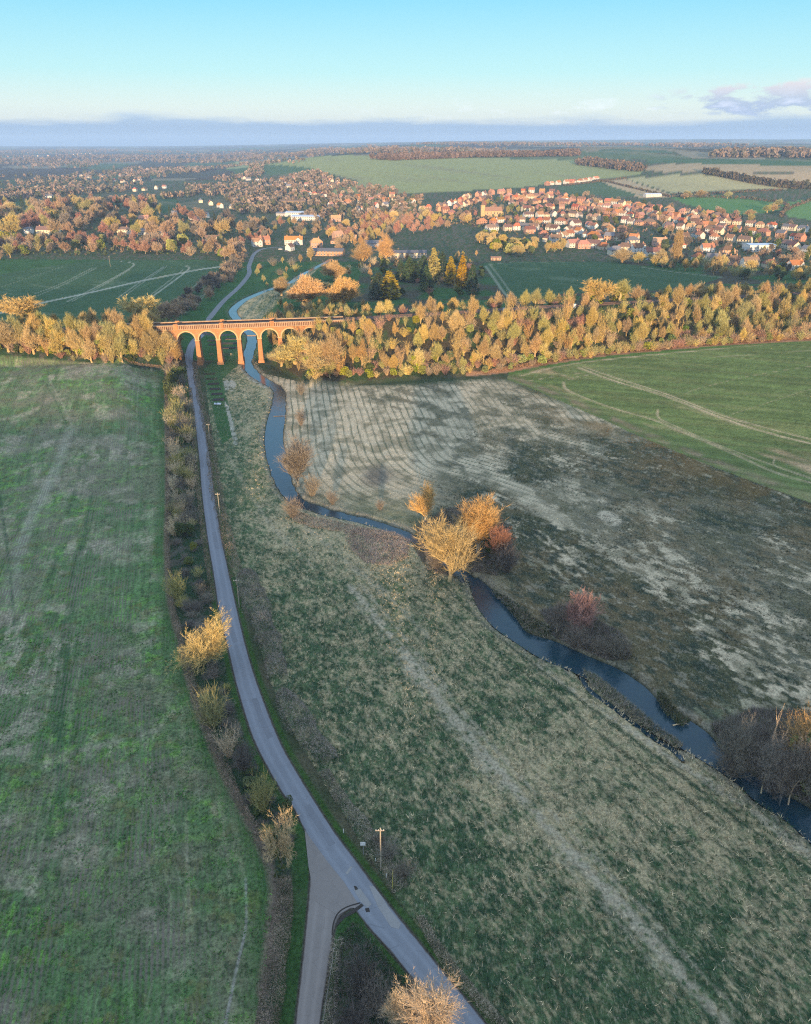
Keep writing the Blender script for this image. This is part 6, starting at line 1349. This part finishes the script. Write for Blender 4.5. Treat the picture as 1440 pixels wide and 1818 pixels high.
cover('undergrowth', GL([(1262, 1290), (1330, 1260), (1480, 1270), (1500, 1460), (1420, 1418), (1330, 1362), (1285, 1325)], HFLAT), 9000, WC, 'grey undergrowth beneath the wood by the lower river', 'undergrowth', 100, (.8, 1.9), .07, mask=lambda x, y: ~inpoly(x, y, riverpoly), tri=4, spread=1.1, up=.7)
cover('river_weed', GL([(870, 1048), (900, 1058), (940, 1090), (985, 1120), (970, 1132), (935, 1122), (905, 1085)], HFLAT), 1500, [(.08, .11, .04), (.34, .28, .22), (.05, .07, .03)], 'marshy tussocks at the edge of the wide river pool', 'marsh plants', 91, (.5, 1.0), .10, tri=3, up=.7)
cover('river_weed', gp([(1165, 1228), (1178, 1230), (1200, 1262), (1225, 1282), (1210, 1290), (1182, 1268), (1168, 1245)]), 500, [(.08, .10, .04), (.2, .17, .1), (.05, .07, .03)], 'weedy shoal in the middle of the lower river', 'marsh plants', 92, (.9, 1.2), .10, tri=3, up=.8)
cover('bank_grass', gp([(1035, 1188), (1060, 1200), (1110, 1240), (1170, 1290), (1215, 1322), (1205, 1330), (1160, 1302), (1100, 1258), (1050, 1216)]), 3500, [(.36, .31, .23), (.28, .23, .17), (.08, .12, .05)], 'strip of straw grass between the ditch and the lower river', 'grass', 93, (.4, .9), .08, tri=3, up=.7)
def rushcol(x, y, r):
    ru = (S(1-(pdist(x, y, BOUND)[0]-2)/30)*S((x-45)/30)*.7)[:, None]
    c = np.array([(.06, .075, .045), (.09, .08, .05), (.06, .09, .05)])[r.integers(0, 3, len(x))]; return c*(1-ru)+np.array((.19, .115, .04))*ru
def rushmask(x, y):
    rust = S((fbm(x*.75+y*.55, (y*.75-x*.55)*.45, 26, 71)-.44)*7); tz = (x-8)*.62+(300-y)*.30
    dark = np.clip(rust*1.1*np.clip(tz/34, 0, 1)+S((tz-42)/26)*.85, 0, 1); pp_ = S((fbm(x*.8+.6*y, (y*.8-.6*x)*.5, 9, 73, 4)-.585)*11)
    return (dark*(1-pp_) > .45) & (pdist(x, y, bankR)[0] > 12) & (fbm(x*.8+.6*y, (y*.8-.6*x)*.5, 2.2, 79, 3) > .43) & (y < 360)
cover('rush_tussocks', STUB, 26000, None, 'dark rush tussocks spread over the right of the rough field', 'rushes', 94, (.3, .6), .12, mask=rushmask, colf=rushcol, tri=4, spread=1.0, up=.8)
# ------------------------------------------------------------------ small built things
def pole(u, vb, vt, label, name='telegraph_pole', cat='telegraph pole', r=.14, m=None, arm=True, h=None):
    x, y = G1(u, vb); h = h or htop(x, y, vt); e = empty(name, (x, y, z1(x, y)), 0, label, cat); b = MB(); b.tube((0, 0, -.4), (.08, .03, h), r, r*.72, 8, cap=True); b.build('post', m or M_pole, e)
    if arm:
        c = MB(); c.box(-.7, .7, -.16, -.04, h-.5, h-.38); c.build('cross_arm', M_pole, e)
        for s in (-.6, -.2, .2, .6):
            i_ = MB(); i_.tube((s, -.1, h-.38), (s, -.1, h-.2), .05, .035, 6, cap=True); i_.build('insulator', M_white, e)
    return e, (x, y, z1(x, y)+h)
M_pole = mat('weathered_timber', speck((.36, .30, .23), .3, 2, rnd=.15)); M_yel = mat('yellow_paint', speck((.62, .50, .10), .15, 1, rnd=0)); M_wire = mat('cable', speck((.08, .08, .08), .1, 1, .5, rnd=0))
tops = [pole(676, 1545, 1470, 'tall timber telegraph pole beside the road junction')[1], pole(425, 1078, 1028, 'timber telegraph pole right of the lane by the dark hedge')[1], pole(391, 918, 875, 'timber telegraph pole right of the lane, halfway to the viaduct')[1], pole(373, 785, 752, 'timber telegraph pole right of the lane nearest the viaduct')[1]]
pole(697, 1577, 1545, 'thin yellow marker post by the junction verge', 'marker_post', 'marker post', .05, M_yel, False)
pole(196, 473, 455, 'single power pole standing in the far left field', arm=True)
e, tp_ = pole(645, 1517, 1495, 'small white road sign on a post at the junction', 'road_sign', 'road sign', .045, M_metal, False)
hs_ = tp_[2]-e.location.z; b = MB(); b.box(-.42, .42, -.06, -.03, hs_-.75, hs_+.05); b.build('sign_plate', M_white, e)
for u, v, l in ((610, 1478, 'short white roadside post at the outer bend'), (686, 1558, 'short white post beside the yellow marker post'), (667, 1530, 'short white post by the telegraph pole')):
    x, y = G1(u, v); b = MB(); b.frus((-.07, .07, -.05, .05), (-.06, .06, -.04, .04), -.2, .8); b.frus((-.06, .06, -.04, .04), (-.01, .01, -.01, .01), .8, .88); o = b.build('marker_post', M_white); o.location = (x, y, z1(x, y)); tag(o, l, 'marker post')
for i in range(len(tops)-1):
    b = MB(); p, q = np.array(tops[i]), np.array(tops[i+1])
    for off in (-.5, .5):
        pr_ = None
        for k in range(13):
            t = k/12; c = p*(1-t)+q*t+np.array((off, 0, -.25-4*1.1*t*(1-t)))
            if pr_ is not None: b.tube(pr_, c, .012, .012, 3)
            pr_ = c
    tag(b.build('overhead_cable', M_wire), 'sagging pair of cables %s' % ('from the junction pole to the hedge pole', 'from the hedge pole to the halfway pole', 'from the halfway pole to the last pole')[i], 'cable')
# vegetable beds under and beside the viaduct
M_soil = mat('dark_bed_soil', speck((.035, .03, .028), .4, 3, rnd=.3)); M_board = mat('bed_boards', speck((.10, .08, .06), .3, 2, rnd=.2)); M_tarp = mat('pale_fabric', speck((.55, .58, .62), .15, 1, rnd=.1)); M_plants = M_ever
def bed(u, v, w, d, rz, label, grow_=False):
    x, y = G1(u, v, HFLAT); e = empty('raised_bed', (x, y, z1(x, y)), rz, label, 'raised bed', 'raised beds near the viaduct'); b = MB(); b.box(-w/2+.1, w/2-.1, -d/2+.1, d/2-.1, -.1, .28); b.build('soil', M_soil, e)
    f = MB(); f.box(-w/2, w/2, -d/2, -d/2+.1, -.2, .35); f.box(-w/2, w/2, d/2-.1, d/2, -.2, .35); f.box(-w/2, -w/2+.1, -d/2+.1, d/2-.1, -.2, .35); f.box(w/2-.1, w/2, -d/2+.1, d/2-.1, -.2, .35); f.build('frame', M_board, e)
    if grow_:
        g = MB(); r = np.random.default_rng(int(u*7+v)); 
        for _ in range(160): g.leaf((r.uniform(-w/2+.3, w/2-.3), r.uniform(-d/2+.3, d/2-.3), .38), .16, r)
        g.build('plants', M_plants, e)
for i, (u, v, w, g) in enumerate([(372, 664, 5, 1), (375, 673, 5.4, 1), (379, 682, 5.2, 0), (382, 691, 5, 0), (385, 700, 5, 0), (388, 710, 5, 0)]):
    bed(u, v, w, 2.6, .12, ('leafy dark bed, farthest in the row beside the lane', 'leafy dark bed, second in the row beside the lane', 'bare dark bed, third in the row beside the lane', 'bare dark bed, fourth in the row beside the lane', 'bare dark bed, fifth in the row beside the lane', 'bare dark bed, nearest in the row beside the lane')[i], g)
for u, v, w, l in ((380, 612, 6, 'dark bed seen through the third arch, front one'), (378, 605, 6, 'dark bed seen through the third arch, rear one'), (407, 618, 8.5, 'dark bed seen through the fourth arch, front one'), (408, 610, 8.5, 'dark bed seen through the fourth arch, middle one'), (412, 602, 8, 'dark bed seen through the fourth arch, rear one')): bed(u, v, w, 3.0, .05, l)
x, y = G1(387, 718, HFLAT); b = MB(); rr = np.random.default_rng(3); gy_ = [[(i*.5-1.6, j*.4-.6, .35+.35*rr.random()) for i in range(7)] for j in range(4)]
for j in range(3):
    for i in range(6): b.poly((gy_[j][i], gy_[j][i+1], gy_[j+1][i+1], gy_[j+1][i]))
b.box(-1.55, 1.35, -.55, .55, -.05, .3); o = b.build('tarpaulin', M_tarp); o.location = (x, y, z1(x, y)); tag(o, 'crumpled pale tarpaulin at the near end of the raised beds', 'tarpaulin')
# post and rail fences under the arches, river weir, fallen branch, signal box by the line
def rail_fence(u0, u1, v, n, label):
    P = resample(gp([(u0, v), (u1, v)]), n); e = empty('post_fence', (P[0][0], P[0][1], 0), 0, label, 'fence')
    for q in P:
        b = MB(); b.box(-.08, .08, -.08, .08, -.2, 1.3); o = b.build('post', M_pole, e); o.location = (q[0]-P[0][0], q[1]-P[0][1], 0)
    b = MB(); d_ = P[-1]-P[0]
    for z_ in (.5, 1.0): b.tube((0, 0, z_), (d_[0], d_[1], z_), .05, .05, 4)
    b.build('rail', M_pole, e)
rail_fence(372, 380, 631, 5, 'short pale post fence beneath the third arch'); rail_fence(394, 412, 631, 9, 'short pale post fence beneath the fourth arch')
P = gp([(438, 594), (452, 594)]); b = MB(); b.box(0, float(np.hypot(*(P[1]-P[0])))+1, -.8, .8, -.8, -.35); o = b.build('weir', M_cope); o.location = (P[0][0], P[0][1], 0); tag(o, 'low pale weir across the river behind the viaduct', 'weir')
b = MB(); b.tube((0, 0, 0), (3.2, .8, .35), .16, .1, 7, cap=True); b.tube((1.6, .4, .18), (2.4, 1.5, .4), .08, .04, 5, cap=True); b.tube((2.2, .55, .25), (3.1, -.3, .5), .06, .03, 5, cap=True); o = b.build('fallen_branch', M_bark['straw']); x, y = G1(1195, 1284, HFLAT); o.location = (x, y, -.6); tag(o, 'pale fallen branch lying in the lower river', 'branch')
x, y = G1(487, 737, HFLAT); b = MB(); b.tube((0, 0, 0), (6.2, .3, .1), .13, .09, 7, cap=True); b.tube((3, .15, .05), (4, 1.1, .2), .06, .03, 5, cap=True); o = b.build('fallen_branch', M_bark['dark']); o.location = (x-.4, y, -.5); tag(o, 'thin dark branch lying across the straight river reach', 'branch')
for (u, v), l in (((125, 583), 'small white trackside cabinet on the left embankment'), ((1015, 541), 'small white trackside cabinet on the right embankment'), ((893, 550), 'grey trackside cabinet at the middle of the right embankment')):
    x = float((u-720)/1331*405 if u < 300 else G1(u, v)[0]); y = float(raily(x))-5.2; e = empty('trackside_cabinet', (x, y, 19.8), .2, l, 'cabinet'); b = MB(); b.box(-.7, .7, -.5, .5, -.3, 2.0); b.build('body', M_white, e); b = MB(); b.frus((-.8, .8, -.6, .6), (-.7, .7, -.5, .5), 2.0, 2.2); b.build('lid', M_metal, e)
# cars by the white house and in the village
M_car = [mat('car_paint_%s' % c, speck(v, .08, 1, .3, rnd=.1)) for c, v in (('white', (.7, .7, .72)), ('dark', (.05, .06, .09)), ('red', (.4, .05, .04)))]
M_tyre = mat('tyre_rubber', speck((.03, .03, .03), .1, 3, rnd=0))
def car_mesh(m):
    b = MB(); b.frus((-2.1, 2.1, -.88, .88), (-2.05, 2.05, -.84, .84), .3, .85); b.frus((-1.9, 1.3, -.8, .8), (-1.2, .6, -.66, .66), .85, 1.42, 1)
    b.box(-1.15, .55, -.62, .62, 1.42, 1.46); w = MB()
    for sx2 in (-1.3, 1.3): w.tube((sx2, -.9, .33), (sx2, .9, .33), .33, .33, 12, cap=True)
    return [('body', b.mesh('body', [m, M_glass])), ('wheels', w.mesh('wheels', [M_tyre]))]
CM = [car_mesh(m) for m in M_car]
for i, (u, v, c, l) in enumerate([(498, 443, 0, 'white car parked left of the small white cottage'), (508, 447, 1, 'dark car parked before the small white cottage'), (548, 447, 0, 'white car parked between the cottage and the brick works'), (1150, 461, 0, 'white car on the drive left of the tall poplar'), (1190, 437, 2, 'red car parked in the village above the poplar'), (1325, 446, 1, 'dark car parked beside the big white hall')]):
    x, y = G1(u, v); e = empty('parked_car', (x, y, z1(x, y)), .2*i, l, 'car', 'cars parked by the houses')
    for nm, me in CM[c]:
        o = bpy.data.objects.new(nm, me); COL.objects.link(o); o.parent = e
# ------------------------------------------------------------------ the evening haze
b = MB(); b.box(-13200, 13200, -3000, 16200, -6, 190); hz = b.build('haze', []); tag(hz, kind='stuff', label='thin blue evening haze filling the valley', cat='haze')
mh = bpy.data.materials.new('haze'); mh.use_nodes = True; t = mh.node_tree; t.nodes.clear(); o_ = t.nodes.new('ShaderNodeOutputMaterial'); pv = t.nodes.new('ShaderNodeVolumePrincipled'); t.links.new(pv.outputs[0], o_.inputs['Volume'])
pv.inputs['Color'].default_value = (.46, .68, 1.0, 1); pv.inputs['Density'].default_value = HAZE; pv.inputs['Anisotropy'].default_value = 0.0; pv.inputs['Density Attribute'].default_value = ''
hz.data.materials.append(mh)
